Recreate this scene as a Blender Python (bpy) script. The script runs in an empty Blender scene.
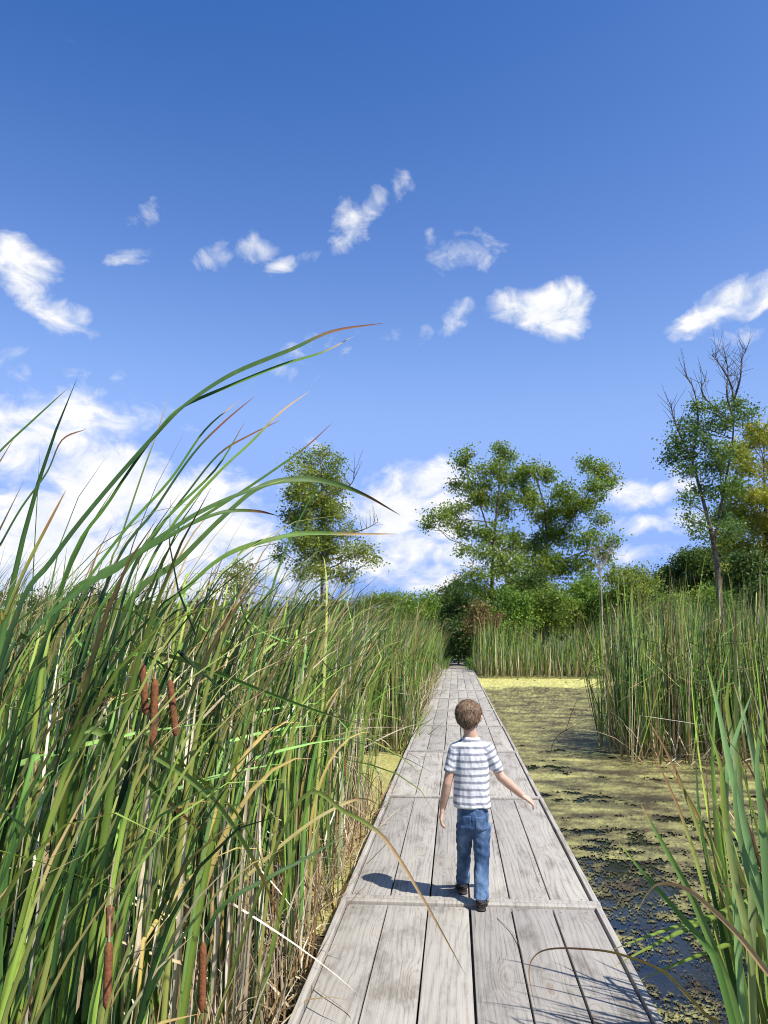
import bpy, bmesh, math, random
import numpy as np
from mathutils import Vector, Matrix
from mathutils.bvhtree import BVHTree

random.seed(7)
R = np.random.default_rng(11)
scene = bpy.context.scene
COL = scene.collection
F_PX = 800.0
CAM = np.array((-0.1, 0.0, 1.5))
TH = math.atan(124 / F_PX)
PS = math.atan(71 * math.cos(TH) / F_PX)
FW = np.array((-math.sin(PS) * math.cos(TH), math.cos(PS) * math.cos(TH), math.sin(TH)))
RT = np.array((math.cos(PS), math.sin(PS), 0.0))
UP = np.array((math.sin(PS) * math.sin(TH), -math.cos(PS) * math.sin(TH), math.cos(TH)))
WATER = -0.25
SUN = np.array((0.60, -0.43, 1.08)); SUN = SUN / np.linalg.norm(SUN)


def ray(px, py):
    return FW + (px - 384) / F_PX * RT + (512 - py) / F_PX * UP


def at(px, py, Y):
    d = ray(px, py)
    return CAM + d * ((Y - CAM[1]) / d[1])


def on_z(px, py, z=0.0):
    d = ray(px, py)
    return CAM + d * ((z - CAM[2]) / d[2])


# ------------------------------------------------------------------ properties
def tag(o, label=None, cat=None, group=None, kind=None):
    if label: o['label'] = label
    if cat: o['category'] = cat
    if group: o['group'] = group
    if kind: o['kind'] = kind
    return o


def empty(name, loc, rz=0.0):
    o = bpy.data.objects.new(name, None)
    o.empty_display_size = 0.1
    COL.objects.link(o)
    o.location = loc
    o.rotation_euler = (0, 0, rz)
    return o


def mk(name, V, Fq, mat, parent=None, col=None, smooth=False, loc=None):
    """one mesh object from (n,3) verts and (m,4) quads"""
    V = np.asarray(V, np.float32); Fq = np.asarray(Fq, np.int32)
    me = bpy.data.meshes.new(name)
    me.vertices.add(len(V)); me.vertices.foreach_set('co', V.ravel())
    k = Fq.shape[1]
    me.loops.add(Fq.size); me.loops.foreach_set('vertex_index', Fq.ravel())
    me.polygons.add(len(Fq))
    me.polygons.foreach_set('loop_start', np.arange(0, Fq.size, k, dtype=np.int32))
    me.polygons.foreach_set('loop_total', np.full(len(Fq), k, np.int32))
    if smooth:
        me.polygons.foreach_set('use_smooth', np.ones(len(Fq), bool))
    me.update(calc_edges=True)
    if col is not None:
        a = me.color_attributes.new('Col', 'FLOAT_COLOR', 'POINT')
        c = np.ones((len(V), 4), np.float32); c[:, :3] = col
        a.data.foreach_set('color', c.ravel())
    me.materials.append(mat)
    o = bpy.data.objects.new(name, me)
    COL.objects.link(o)
    if parent is not None: o.parent = parent
    if loc is not None: o.location = loc
    return o


class Acc:
    def __init__(s): s.V, s.F, s.C, s.n = [], [], [], 0
    def add(s, V, F, C=None):
        s.V.append(V); s.F.append(np.asarray(F) + s.n); s.n += len(V)
        if C is not None: s.C.append(C)
    def make(s, name, mat, parent=None, smooth=False, loc=None):
        return mk(name, np.concatenate(s.V), np.concatenate(s.F), mat, parent,
                  np.concatenate(s.C) if s.C else None, smooth, loc)


# ------------------------------------------------------------------ numpy noise
_perm = R.permutation(4096)
_gr = R.uniform(0, 2 * math.pi, 4096)


def perlin(x, y):
    xi = np.floor(x).astype(int); yi = np.floor(y).astype(int)
    xf = x - xi; yf = y - yi
    def g(ix, iy, dx, dy):
        h = _perm[(_perm[ix & 4095] + iy) & 4095]
        return np.cos(_gr[h]) * dx + np.sin(_gr[h]) * dy
    u = xf * xf * xf * (xf * (xf * 6 - 15) + 10); v = yf * yf * yf * (yf * (yf * 6 - 15) + 10)
    a = g(xi, yi, xf, yf); b = g(xi + 1, yi, xf - 1, yf)
    c = g(xi, yi + 1, xf, yf - 1); d = g(xi + 1, yi + 1, xf - 1, yf - 1)
    return (a + u * (b - a)) * (1 - v) + (c + u * (d - c)) * v


def fbm(x, y, o=4):
    s, a = 0, 1.0
    for _ in range(o):
        s = s + a * perlin(x, y); x = x * 2.03 + 17.3; y = y * 2.03 + 5.1; a *= 0.55
    return s


# ------------------------------------------------------------------ materials
def new_mat(name):
    m = bpy.data.materials.new(name); m.use_nodes = True
    nt = m.node_tree; nt.nodes.clear()
    out = nt.nodes.new('ShaderNodeOutputMaterial')
    return m, nt, out


def nd(nt, t, **kw):
    n = nt.nodes.new(t)
    for k, v in kw.items():
        if k.startswith('i_'):
            n.inputs[k[2:].replace('_', ' ')].default_value = v
        else:
            setattr(n, k, v)
    return n


def mixcol(nt, fac, a, b, bt='MIX'):
    n = nt.nodes.new('ShaderNodeMix'); n.data_type = 'RGBA'; n.blend_type = bt
    for i, v in ((0, fac), (6, a), (7, b)):
        if isinstance(v, (int, float)): n.inputs[i].default_value = v
        elif isinstance(v, tuple): n.inputs[i].default_value = (*v, 1)
        else: nt.links.new(v, n.inputs[i])
    return n.outputs[2]


def ramp(nt, fac, stops, interp='LINEAR'):
    n = nt.nodes.new('ShaderNodeValToRGB'); n.color_ramp.interpolation = interp
    e = n.color_ramp.elements
    while len(e) < len(stops): e.new(0.5)
    for el, (p, c) in zip(e, stops):
        el.position = p; el.color = (*c, 1) if isinstance(c, tuple) else (c, c, c, 1)
    nt.links.new(fac, n.inputs[0])
    return n.outputs[0]


def noise_n(nt, vec, scale, detail=4, rough=0.55, dist=0.0):
    n = nd(nt, 'ShaderNodeTexNoise'); n.inputs['Scale'].default_value = scale
    n.inputs['Detail'].default_value = detail; n.inputs['Roughness'].default_value = rough
    n.inputs['Distortion'].default_value = dist
    if vec is not None: nt.links.new(vec, n.inputs['Vector'])
    return n.outputs['Fac']


def mathn(nt, op, a, b=None, c=None, clamp=False):
    n = nt.nodes.new('ShaderNodeMath'); n.operation = op; n.use_clamp = clamp
    for i, v in enumerate((a, b, c)):
        if v is None: continue
        if isinstance(v, (int, float)): n.inputs[i].default_value = v
        else: nt.links.new(v, n.inputs[i])
    return n.outputs[0]


def mapping(nt, vec, scale=(1, 1, 1), loc=(0, 0, 0)):
    n = nt.nodes.new('ShaderNodeMapping')
    n.inputs['Scale'].default_value = scale; n.inputs['Location'].default_value = loc
    nt.links.new(vec, n.inputs['Vector'])
    return n.outputs[0]


def leaf_mat(name, transl=0.3, rough=0.45, spec=0.35, jitter=0.25, mottle=40.0, warm=(1.0, 1.0, 0.6), spots=0.0):
    m, nt, out = new_mat(name)
    at_ = nd(nt, 'ShaderNodeAttribute', attribute_name='Col')
    oi = nd(nt, 'ShaderNodeObjectInfo')
    tc = nd(nt, 'ShaderNodeTexCoord')
    nz = noise_n(nt, mapping(nt, tc.outputs['Object'], (1, 1, 0.15)), mottle, 3)
    v = mathn(nt, 'MULTIPLY_ADD', oi.outputs['Random'], jitter, 1 - jitter / 2)
    v = mathn(nt, 'MULTIPLY', v, mathn(nt, 'MULTIPLY_ADD', nz, 0.5, 0.75))
    hs = nd(nt, 'ShaderNodeHueSaturation')
    nt.links.new(v, hs.inputs['Value']); nt.links.new(at_.outputs['Color'], hs.inputs['Color'])
    col = hs.outputs[0]
    if spots:
        ns = noise_n(nt, mapping(nt, tc.outputs['Object'], (1, 1, 0.3)), 75, 4, 0.7)
        col = mixcol(nt, mathn(nt, 'MULTIPLY', mathn(nt, 'SUBTRACT', ns, 0.60), 7.0 * spots, clamp=True), col, (0.33, 0.20, 0.07))
    p = nd(nt, 'ShaderNodeBsdfPrincipled')
    p.inputs['Roughness'].default_value = rough
    p.inputs['Specular IOR Level'].default_value = spec
    nt.links.new(col, p.inputs['Base Color'])
    t = nd(nt, 'ShaderNodeBsdfTranslucent')
    nt.links.new(mixcol(nt, 1.0, hs.outputs[0], warm, 'MULTIPLY'), t.inputs['Color'])
    ms = nd(nt, 'ShaderNodeMixShader'); ms.inputs[0].default_value = transl
    nt.links.new(p.outputs[0], ms.inputs[1]); nt.links.new(t.outputs[0], ms.inputs[2])
    nt.links.new(ms.outputs[0], out.inputs[0])
    return m


def simple_mat(name, color, rough=0.7, spec=0.3, nscale=20, namp=0.35, bump=0.0, vec='Object'):
    m, nt, out = new_mat(name)
    tc = nd(nt, 'ShaderNodeTexCoord')
    nz = noise_n(nt, tc.outputs[vec], nscale, 5)
    c = ramp(nt, nz, [(0.3, tuple(x * (1 - namp) for x in color)), (0.7, tuple(min(1, x * (1 + namp)) for x in color))])
    p = nd(nt, 'ShaderNodeBsdfPrincipled')
    p.inputs['Roughness'].default_value = rough; p.inputs['Specular IOR Level'].default_value = spec
    nt.links.new(c, p.inputs['Base Color'])
    if bump:
        b = nd(nt, 'ShaderNodeBump'); b.inputs['Strength'].default_value = bump; b.inputs['Distance'].default_value = 0.01
        nt.links.new(nz, b.inputs['Height']); nt.links.new(b.outputs[0], p.inputs['Normal'])
    nt.links.new(p.outputs[0], out.inputs[0])
    return m


def wood_mat(name):
    m, nt, out = new_mat(name)
    tc = nd(nt, 'ShaderNodeTexCoord'); oi = nd(nt, 'ShaderNodeObjectInfo')
    off = nd(nt, 'ShaderNodeCombineXYZ')
    nt.links.new(mathn(nt, 'MULTIPLY', oi.outputs['Random'], 3.7), off.inputs[0])
    nt.links.new(mathn(nt, 'MULTIPLY', oi.outputs['Random'], 91.0), off.inputs[1])
    nt.links.new(mathn(nt, 'MULTIPLY', oi.outputs['Random'], 13.0), off.inputs[2])
    va = nd(nt, 'ShaderNodeVectorMath', operation='ADD')
    nt.links.new(tc.outputs['Object'], va.inputs[0]); nt.links.new(off.outputs[0], va.inputs[1])
    P = va.outputs[0]
    # knots: sparse points along the plank
    vor = nd(nt, 'ShaderNodeTexVoronoi'); vor.inputs['Scale'].default_value = 1.0
    vor.inputs['Randomness'].default_value = 1.0
    nt.links.new(mapping(nt, P, (5.0, 1.25, 0.01)), vor.inputs['Vector'])
    kd = vor.outputs['Distance']
    knot = mathn(nt, 'SUBTRACT', 1.0, mathn(nt, 'DIVIDE', kd, 0.42), clamp=True)   # 1 at knot
    knot2 = mathn(nt, 'POWER', knot, 2.0)
    # cathedral grain
    low = noise_n(nt, mapping(nt, P, (2.4, 0.30, 1)), 1.3, 2, 0.45)
    sx = nd(nt, 'ShaderNodeSeparateXYZ'); nt.links.new(P, sx.inputs[0])
    warp = mathn(nt, 'MULTIPLY_ADD', low, 0.30, mathn(nt, 'MULTIPLY', knot2, 0.16))
    ph = mathn(nt, 'MULTIPLY', mathn(nt, 'ADD', mathn(nt, 'MULTIPLY', sx.outputs[0], 0.9), warp), 230.0)
    rings = mathn(nt, 'MULTIPLY_ADD', mathn(nt, 'SINE', ph), 0.5, 0.5)
    fine = noise_n(nt, mapping(nt, P, (150, 1.3, 1)), 1.0, 6, 0.75)
    fib = noise_n(nt, mapping(nt, P, (420, 9, 1)), 1.0, 3, 0.7)
    stain = noise_n(nt, mapping(nt, P, (3.5, 1.1, 1)), 2.0, 5, 0.65)
    g = mathn(nt, 'ADD', mathn(nt, 'MULTIPLY', mathn(nt, 'POWER', rings, 0.6), mathn(nt, 'MULTIPLY', stain, 0.20)), mathn(nt, 'MULTIPLY', fine, 0.60))
    g = mathn(nt, 'ADD', g, mathn(nt, 'MULTIPLY', fib, 0.3))
    base = ramp(nt, g, [(0.30, (0.11, 0.098, 0.084)), (0.40, (0.285, 0.265, 0.232)), (0.50, (0.41, 0.388, 0.348)), (0.8, (0.50, 0.480, 0.440))])
    st = ramp(nt, stain, [(0.32, (0.62, 0.60, 0.57)), (0.48, (0.97, 0.96, 0.95)), (0.7, (1.08, 1.07, 1.04))])
    c = mixcol(nt, 1.0, base, st, 'MULTIPLY')
    # random brown-grey per plank
    tone = ramp(nt, oi.outputs['Random'], [(0, (0.80, 0.79, 0.785)), (0.5, (1.0, 0.985, 0.96)), (1, (1.06, 1.04, 1.0))])
    c = mixcol(nt, 1.0, c, tone, 'MULTIPLY')
    kcore = mathn(nt, 'SUBTRACT', 1.0, mathn(nt, 'DIVIDE', kd, 0.085), clamp=True)
    c = mixcol(nt, mathn(nt, 'MULTIPLY', mathn(nt, 'POWER', kcore, 0.5), 0.75), c, (0.17, 0.115, 0.075))
    c = mixcol(nt, mathn(nt, 'MULTIPLY', knot2, 0.30), c, (0.36, 0.29, 0.22))
    # drying checks
    ck = noise_n(nt, mapping(nt, P, (70, 0.7, 1)), 1.0, 2, 0.4)
    crack = mathn(nt, 'GREATER_THAN', ck, 0.735)
    c = mixcol(nt, mathn(nt, 'MULTIPLY', crack, 0.7), c, (0.10, 0.085, 0.07))
    p = nd(nt, 'ShaderNodeBsdfPrincipled'); p.inputs['Roughness'].default_value = 0.85
    p.inputs['Specular IOR Level'].default_value = 0.15
    nt.links.new(c, p.inputs['Base Color'])
    h = mathn(nt, 'SUBTRACT', g, mathn(nt, 'MULTIPLY', crack, 0.5))
    b = nd(nt, 'ShaderNodeBump'); b.inputs['Strength'].default_value = 0.6; b.inputs['Distance'].default_value = 0.003
    nt.links.new(h, b.inputs['Height']); nt.links.new(b.outputs[0], p.inputs['Normal'])
    nt.links.new(p.outputs[0], out.inputs[0])
    return m


M_REED = leaf_mat('cattail_leaf', 0.13, 0.5, 0.18, 0.6, spots=0.55)
M_REEDFAR = leaf_mat('cattail_leaf_far', 0.12, 0.5, 0.2, 0.0, 6.0)
M_DEAD = leaf_mat('dead_reed', 0.12, 0.7, 0.2, 0.0, 30)
M_TREE = leaf_mat('tree_leaf', 0.42, 0.5, 0.35, 0.0, 2.0)
M_BARK = simple_mat('bark', (0.13, 0.105, 0.085), 0.9, 0.1, 6, 0.5, 0.5)
M_PALEBARK = simple_mat('pale_bark', (0.42, 0.38, 0.32), 0.9, 0.1, 6, 0.35, 0.3)
M_WOOD = wood_mat('weathered_deck_wood')
M_DARKWOOD = simple_mat('old_joist_wood', (0.20, 0.17, 0.14), 0.9, 0.1, 9, 0.4, 0.4)
M_HEAD = simple_mat('cattail_head', (0.21, 0.085, 0.038), 0.95, 0.1, 120, 0.3, 0.35)
M_STALK = simple_mat('cattail_stalk', (0.17, 0.20, 0.06), 0.6, 0.3, 12, 0.3)
M_NAIL = simple_mat('nail_steel', (0.07, 0.06, 0.055), 0.6, 0.5, 30, 0.3)

# leaf colours (linear); darkest and brightest greens paint in shaded and sunlit contrast
GREENS = np.array([(0.150, 0.240, 0.045), (0.230, 0.330, 0.060), (0.110, 0.200, 0.055), (0.330, 0.400, 0.075), (0.030, 0.065, 0.018),
                   (0.190, 0.300, 0.085), (0.055, 0.110, 0.030), (0.260, 0.350, 0.060), (0.022, 0.050, 0.015), (0.150, 0.290, 0.060), (0.300, 0.420, 0.090)])
YELLOW = np.array([(0.33, 0.36, 0.085), (0.38, 0.29, 0.09), (0.27, 0.33, 0.08)])
TAN = np.array([(0.44, 0.31, 0.16), (0.50, 0.38, 0.22), (0.36, 0.22, 0.10)])
STRAW = np.array([(0.74, 0.64, 0.47), (0.62, 0.52, 0.36), (0.70, 0.63, 0.50)])
TIPB = np.array([(0.32, 0.18, 0.09), (0.50, 0.34, 0.16), (0.20, 0.11, 0.06), (0.45, 0.36, 0.12), (0.55, 0.44, 0.27)])


def ribbons(rng, base, L, a0, a1, p, w, face, twist, S, c0, tip, tipstart, kink=None, kvec=None, nv=2, fold=0.22, basecol=None):
    """batch of grass-like blades; lean vector h(s)=a0+a1*s^p (+kvec past the kink)"""
    n = len(base)
    s = np.linspace(0, 1, S + 1)
    sm = (s[:-1] + s[1:]) / 2
    def tang(ss):
        h = a0[:, None, :] + a1[:, None, :] * (ss[None, :, None] ** p[:, None, None])
        if kink is not None:
            h = h + kvec[:, None, :] * (ss[None, :, None] > kink[:, None, None])
        t = np.linalg.norm(h, axis=2) + 1e-9
        sc = np.sin(t) / t
        return np.stack([h[..., 0] * sc, h[..., 1] * sc, np.cos(t)], -1)
    d = tang(sm) * (L[:, None, None] / S)
    pos = base[:, None, :] + np.concatenate([np.zeros((n, 1, 3)), np.cumsum(d, 1)], 1)
    T = tang(np.clip(s, 0, 0.999))
    ph = face[:, None] + twist[:, None] * s[None]
    q = np.stack([np.cos(ph), np.sin(ph), np.zeros_like(ph)], -1)
    W = q - (q * T).sum(-1, keepdims=True) * T
    W /= np.linalg.norm(W, axis=-1, keepdims=True) + 1e-6
    N = np.cross(W, T)
    prof = np.minimum(1.0, 0.75 + s) * np.clip(1 - s ** 3.2, 0, 1) ** 0.8 + 0.03
    hw = (w[:, None] * prof[None] * 0.5)[..., None]
    if nv == 2:
        P = np.stack([pos - W * hw, pos + W * hw], 2)
    else:
        P = np.stack([pos - W * hw, pos + N * hw * fold * 2, pos + W * hw], 2)
    k = nv
    idx = np.arange(n * (S + 1) * k).reshape(n, S + 1, k)
    F = np.stack([idx[:, :-1, :-1], idx[:, :-1, 1:], idx[:, 1:, 1:], idx[:, 1:, :-1]], -1).reshape(-1, 4)
    f = np.clip((s[None] - tipstart[:, None]) / 0.12, 0, 1)[..., None]
    c = c0[:, None] * (1 - f) + tip[:, None] * f
    if basecol is not None:
        g = np.clip(1 - s / 0.22, 0, 1)[None, :, None]
        c = c * (1 - g) + np.asarray(basecol)[None, None] * g
    C = np.repeat(c[:, :, None, :], k, 2)
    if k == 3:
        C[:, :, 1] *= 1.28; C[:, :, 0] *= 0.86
    return P.reshape(-1, 3), F, C.reshape(-1, 3)


def reed_batch(rng, bases, hmin, hmax, wind, S, nb=7, nv=2, wid=(0.009, 0.015), dead=0.22, yel=0.12, kinkp=0.12, spread=0.10, windj=0.35, bright=1.0, hscale=None, pr=(2.6, 5.0)):
    """leaves of many cattail plants rooted at bases (n,3)"""
    n = len(bases); m = n * nb
    B = np.repeat(bases, nb, 0) + np.concatenate([rng.normal(0, 0.02, (m, 2)), np.zeros((m, 1))], 1)
    hs = np.ones(m) if hscale is None else np.repeat(hscale, nb)
    L = rng.uniform(hmin, hmax, m) * rng.uniform(0.72, 1.08, m) * hs
    az = rng.uniform(0, 2 * math.pi, m); sp = np.abs(rng.normal(0, spread, m))
    a0 = np.stack([np.cos(az) * sp, np.sin(az) * sp], 1)
    wm = np.repeat(rng.uniform(0.7, 1.2, n), nb) * rng.uniform(0.3, 1.55, m)
    wa = math.atan2(wind[1], wind[0]) + rng.normal(0, windj, m); wl = math.hypot(*wind)
    a1 = np.stack([np.cos(wa) * wl * wm, np.sin(wa) * wl * wm], 1)
    p = rng.uniform(pr[0], pr[1], m)
    w = rng.uniform(wid[0], wid[1], m)
    c0 = GREENS[rng.integers(0, len(GREENS), m)] * rng.uniform(0.7, 1.3, (m, 1)) * bright * np.array((0.92, 1.0, 0.95))
    r = rng.random(m)
    isd = r < dead; isy = (r >= dead) & (r < dead + yel)
    k = isd.sum()
    pal = np.concatenate([STRAW, TAN, STRAW])
    c0[isd] = pal[rng.integers(0, len(pal), k)] * rng.uniform(0.8, 1.2, (k, 1))
    L[isd] *= rng.uniform(0.3, 0.95, k); w[isd] *= 0.85; a1[isd] *= 0.2; a0[isd] *= 0.6
    c0[isy] = YELLOW[rng.integers(0, 3, isy.sum())]
    tip = TIPB[rng.integers(0, len(TIPB), m)]
    ts = rng.uniform(0.68, 1.2, m)
    kink = np.full(m, 5.0); kv = np.zeros((m, 2))
    kk = rng.random(m) < np.where(isd, 0.28, kinkp)
    kink[kk] = rng.uniform(0.45, 0.85, kk.sum())
    ka = rng.uniform(0, 2 * math.pi, kk.sum()) * 0.5 + wa[kk] * 0.5
    km = rng.uniform(0.9, 2.2, kk.sum())
    kv[kk] = np.stack([np.cos(ka) * km, np.sin(ka) * km], 1)
    return ribbons(rng, B, L, a0, a1, p, w, rng.uniform(0, math.pi, m), rng.normal(0, 1.2, m), S, c0, tip, ts, kink, kv, nv,
                   basecol=(0.30, 0.27, 0.14))


def tube(pts, rad, ns=6):
    pts = np.asarray(pts, float); rad = np.asarray(rad, float)
    n = len(pts)
    T = np.gradient(pts, axis=0); T /= np.linalg.norm(T, axis=1, keepdims=True) + 1e-9
    ref = np.array((0.31, 0.95, 0.05)) if abs(T[0][2]) > 0.5 else np.array((0, 0, 1.0))
    A = np.cross(T, ref); A /= np.linalg.norm(A, axis=1, keepdims=True) + 1e-9
    Bn = np.cross(T, A)
    a = np.arange(ns) * 2 * math.pi / ns
    V = pts[:, None] + rad[:, None, None] * (np.cos(a)[None, :, None] * A[:, None] + np.sin(a)[None, :, None] * Bn[:, None])
    idx = np.arange(n * ns).reshape(n, ns)
    F = np.stack([idx[:-1], np.roll(idx[:-1], -1, 1), np.roll(idx[1:], -1, 1), idx[1:]], -1).reshape(-1, 4)
    return V.reshape(-1, 3), F


def catmull(P, n=6):
    P = np.asarray(P, float)
    Q = np.concatenate([[2 * P[0] - P[1]], P, [2 * P[-1] - P[-2]]])
    out = []
    for i in range(1, len(Q) - 2):
        t = np.linspace(0, 1, n, endpoint=False)[:, None]
        a, b, c, d = Q[i - 1], Q[i], Q[i + 1], Q[i + 2]
        out.append(0.5 * ((2 * b) + (-a + c) * t + (2 * a - 5 * b + 4 * c - d) * t ** 2 + (-a + 3 * b - 3 * c + d) * t ** 3))
    out.append(P[-1:])
    return np.concatenate(out)


def box(cx, cy, cz, sx, sy, sz):
    x, y, z = sx / 2, sy / 2, sz / 2
    V = np.array([(-x, -y, -z), (x, -y, -z), (x, y, -z), (-x, y, -z), (-x, -y, z), (x, -y, z), (x, y, z), (-x, y, z)]) + (cx, cy, cz)
    F = np.array([(0, 3, 2, 1), (4, 5, 6, 7), (0, 1, 5, 4), (1, 2, 6, 5), (2, 3, 7, 6), (3, 0, 4, 7)])
    return V, F


def bevel_obj(o, w=0.004, seg=2):
    bm = bmesh.new(); bm.from_mesh(o.data)
    bmesh.ops.bevel(bm, geom=list(bm.edges), offset=w, segments=seg, profile=0.6, affect='EDGES')
    bm.to_mesh(o.data); bm.free()
    return o


# ------------------------------------------------------------------ setting
def build_setting():
    # ground: one sheet to the horizon, dished under the pond
    g = np.sign(np.linspace(-1, 1, 141)) * (np.abs(np.linspace(-1, 1, 141)) ** 2.6) * 900
    X, Yg = np.meshgrid(g, g + 18)
    inside = np.clip((36.6 + 0.4 * np.sin(X * 0.5) - Yg) / 1.2, 0, 1) * np.clip((Yg + 25) / 4, 0, 1) * np.clip((45 - np.abs(X)) / 5, 0, 1)
    Z = -0.12 - 0.75 * inside + 0.08 * fbm(X * 0.2, Yg * 0.2, 3) * (1 - inside)
    V = np.stack([X, Yg, Z], -1).reshape(-1, 3)
    n = len(g); idx = np.arange(n * n).reshape(n, n)
    F = np.stack([idx[:-1, :-1], idx[:-1, 1:], idx[1:, 1:], idx[1:, :-1]], -1).reshape(-1, 4)
    m, nt, out = new_mat('marsh_ground')
    tc = nd(nt, 'ShaderNodeTexCoord')
    nz = noise_n(nt, tc.outputs['Object'], 0.9, 8, 0.7)
    c = ramp(nt, nz, [(0.35, (0.045, 0.055, 0.02)), (0.5, (0.07, 0.10, 0.03)), (0.68, (0.13, 0.12, 0.055))])
    p = nd(nt, 'ShaderNodeBsdfPrincipled'); p.inputs['Roughness'].default_value = 0.95
    nt.links.new(c, p.inputs['Base Color']); nt.links.new(p.outputs[0], out.inputs[0])
    tag(mk('ground', V, F, m, smooth=True), kind='structure')

    # water
    m, nt, out = new_mat('pond_water')
    tc = nd(nt, 'ShaderNodeTexCoord')
    n1 = noise_n(nt, mapping(nt, tc.outputs['Object'], (1.4, 1, 1)), 7, 3)
    b = nd(nt, 'ShaderNodeBump'); b.inputs['Strength'].default_value = 0.12; b.inputs['Distance'].default_value = 0.03
    nt.links.new(n1, b.inputs['Height'])
    n2 = noise_n(nt, tc.outputs['Object'], 2.5, 5, 0.6)
    c = ramp(nt, n2, [(0.42, (0.003, 0.005, 0.008)), (0.62, (0.016, 0.016, 0.009))])
    p = nd(nt, 'ShaderNodeBsdfPrincipled'); p.inputs['Roughness'].default_value = 0.04
    p.inputs['IOR'].default_value = 1.33
    nt.links.new(c, p.inputs['Base Color']); nt.links.new(b.outputs[0], p.inputs['Normal'])
    nt.links.new(p.outputs[0], out.inputs[0])
    V = np.array([(-48, -28, WATER), (48, -28, WATER), (48, 39, WATER), (-48, 39, WATER)]); F = np.array([(0, 1, 2, 3)])
    tag(mk('water', V, F, m), kind='structure')

    # duckweed: ragged floating mats, real patches over open water
    du = 1.25 / F_PX
    us = np.arange(-0.62, 1.05, du)
    ys = [1.0]
    while ys[-1] < 37: ys.append(ys[-1] + max(0.007, ys[-1] ** 2 / 1400 * 0.85))
    ys = np.array(ys)
    U, YY = np.meshgrid(us, ys)
    YY = YY + R.uniform(-0.45, 0.45, YY.shape) * np.gradient(ys)[:, None]
    XX = CAM[0] + U * ys[:, None] + R.uniform(-0.45, 0.45, YY.shape) * du * ys[:, None]
    Xc = (XX[:-1, :-1] + XX[1:, 1:]) / 2; Yc = (YY[:-1, :-1] + YY[1:, 1:]) / 2
    n = fbm(Xc * 1.1, Yc * 1.1, 3) * 0.6 + fbm(Xc * 5 + 40, Yc * 5, 4) * 0.6 + (fbm(Xc * 26 + 9, Yc * 26, 3) * 0.75 + R.uniform(-0.35, 0.35, Xc.shape)) * np.interp(Yc, [4, 7.5, 12], [1, 0.45, 0.1])
    warp = fbm(Xc * 0.5, Yc * 0.5 + 30, 3)
    st = fbm(Xc * 1.2 + warp, Yc * 1.9 + 80, 5)      # weed streaks further out
    cover = np.interp(Yc, [0, 3.2, 4.8, 6.5, 8, 11, 15, 26, 30, 40], [-0.38, -0.26, -0.15, 0.06, 0.26, 0.38, 0.66, 0.85, 2, 2])
    cover = cover + np.where(Xc < 0, 0.9, 0)
    val = cover + n * 0.8 + 0.5 * st * np.interp(Yc, [4, 9, 20], [0, 0.9, 0.75])
    ok = (val > 0) & (np.abs(Xc) > 0.72)
    ok &= (Xc > 0) | ((Yc > 5) & (Yc < 12.6) & (Xc > -2.6)) | ((val > 1.2) & (Xc > -1.2) & (Yc < 37))
    nr, nc = XX.shape
    idx = np.arange(nr * nc).reshape(nr, nc)
    F = np.stack([idx[:-1, :-1], idx[:-1, 1:], idx[1:, 1:], idx[1:, :-1]], -1)[ok]
    used = np.unique(F); rm = np.zeros(nr * nc, int); rm[used] = np.arange(len(used))
    V = np.stack([XX, YY, np.full_like(XX, WATER + 0.005) + R.uniform(0, 0.003, XX.shape)], -1).reshape(-1, 3)[used]
    # colour of the weed itself: bright fresh mat / olive, partly submerged
    x, y = V[:, 0], V[:, 1]
    k = fbm(x * 1.3 + 3, y * 2.3, 4) + 0.5 * fbm(x * 7, y * 9, 3)
    wave = fbm(x * 2.0 + 0.4 * y, y * 3.2 + 50, 5) * 1.3
    f = np.clip(0.38 + 0.8 * k, 0, 1)
    f = np.where(x < 0, 0.8 + 0.2 * f, f)
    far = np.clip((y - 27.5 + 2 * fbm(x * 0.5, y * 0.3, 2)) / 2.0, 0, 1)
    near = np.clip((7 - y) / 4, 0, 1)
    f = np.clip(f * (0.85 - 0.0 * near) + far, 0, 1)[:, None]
    dark = np.array((0.085, 0.065, 0.028)); mid = np.array((0.27, 0.25, 0.09)); bright = np.array((0.52, 0.49, 0.16))
    c = np.where(f < 0.5, dark + (mid - dark) * f * 2, mid + (bright - mid) * (f * 2 - 1))
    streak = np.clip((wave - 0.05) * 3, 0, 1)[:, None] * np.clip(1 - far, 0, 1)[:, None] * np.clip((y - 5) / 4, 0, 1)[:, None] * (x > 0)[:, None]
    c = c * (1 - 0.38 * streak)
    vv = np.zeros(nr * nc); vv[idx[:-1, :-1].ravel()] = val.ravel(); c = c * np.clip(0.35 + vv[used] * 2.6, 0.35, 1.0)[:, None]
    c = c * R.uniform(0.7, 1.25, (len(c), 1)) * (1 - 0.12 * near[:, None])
    m = leaf_mat('duckweed', 0.0, 0.6, 0.3, 0.0, 60)
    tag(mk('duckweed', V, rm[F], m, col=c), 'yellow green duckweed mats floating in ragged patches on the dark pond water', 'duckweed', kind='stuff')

    # gravel path beyond the deck end
    V, F = [], []
    xs = np.linspace(-0.8, 0.8, 9); yy = np.linspace(37.4, 62, 40)
    Xp, Yp = np.meshgrid(xs, yy); Zp = -0.05 + 0.03 * fbm(Xp, Yp, 2)
    Xp = Xp + 0.15 * np.sin(Yp * 0.4) * np.sign(Xp) - (np.maximum(Yp - 40, 0)) ** 2 * 0.01
    nr, nc = Xp.shape; idx = np.arange(nr * nc).reshape(nr, nc)
    F = np.stack([idx[:-1, :-1], idx[:-1, 1:], idx[1:, 1:], idx[1:, :-1]], -1).reshape(-1, 4)
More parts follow.
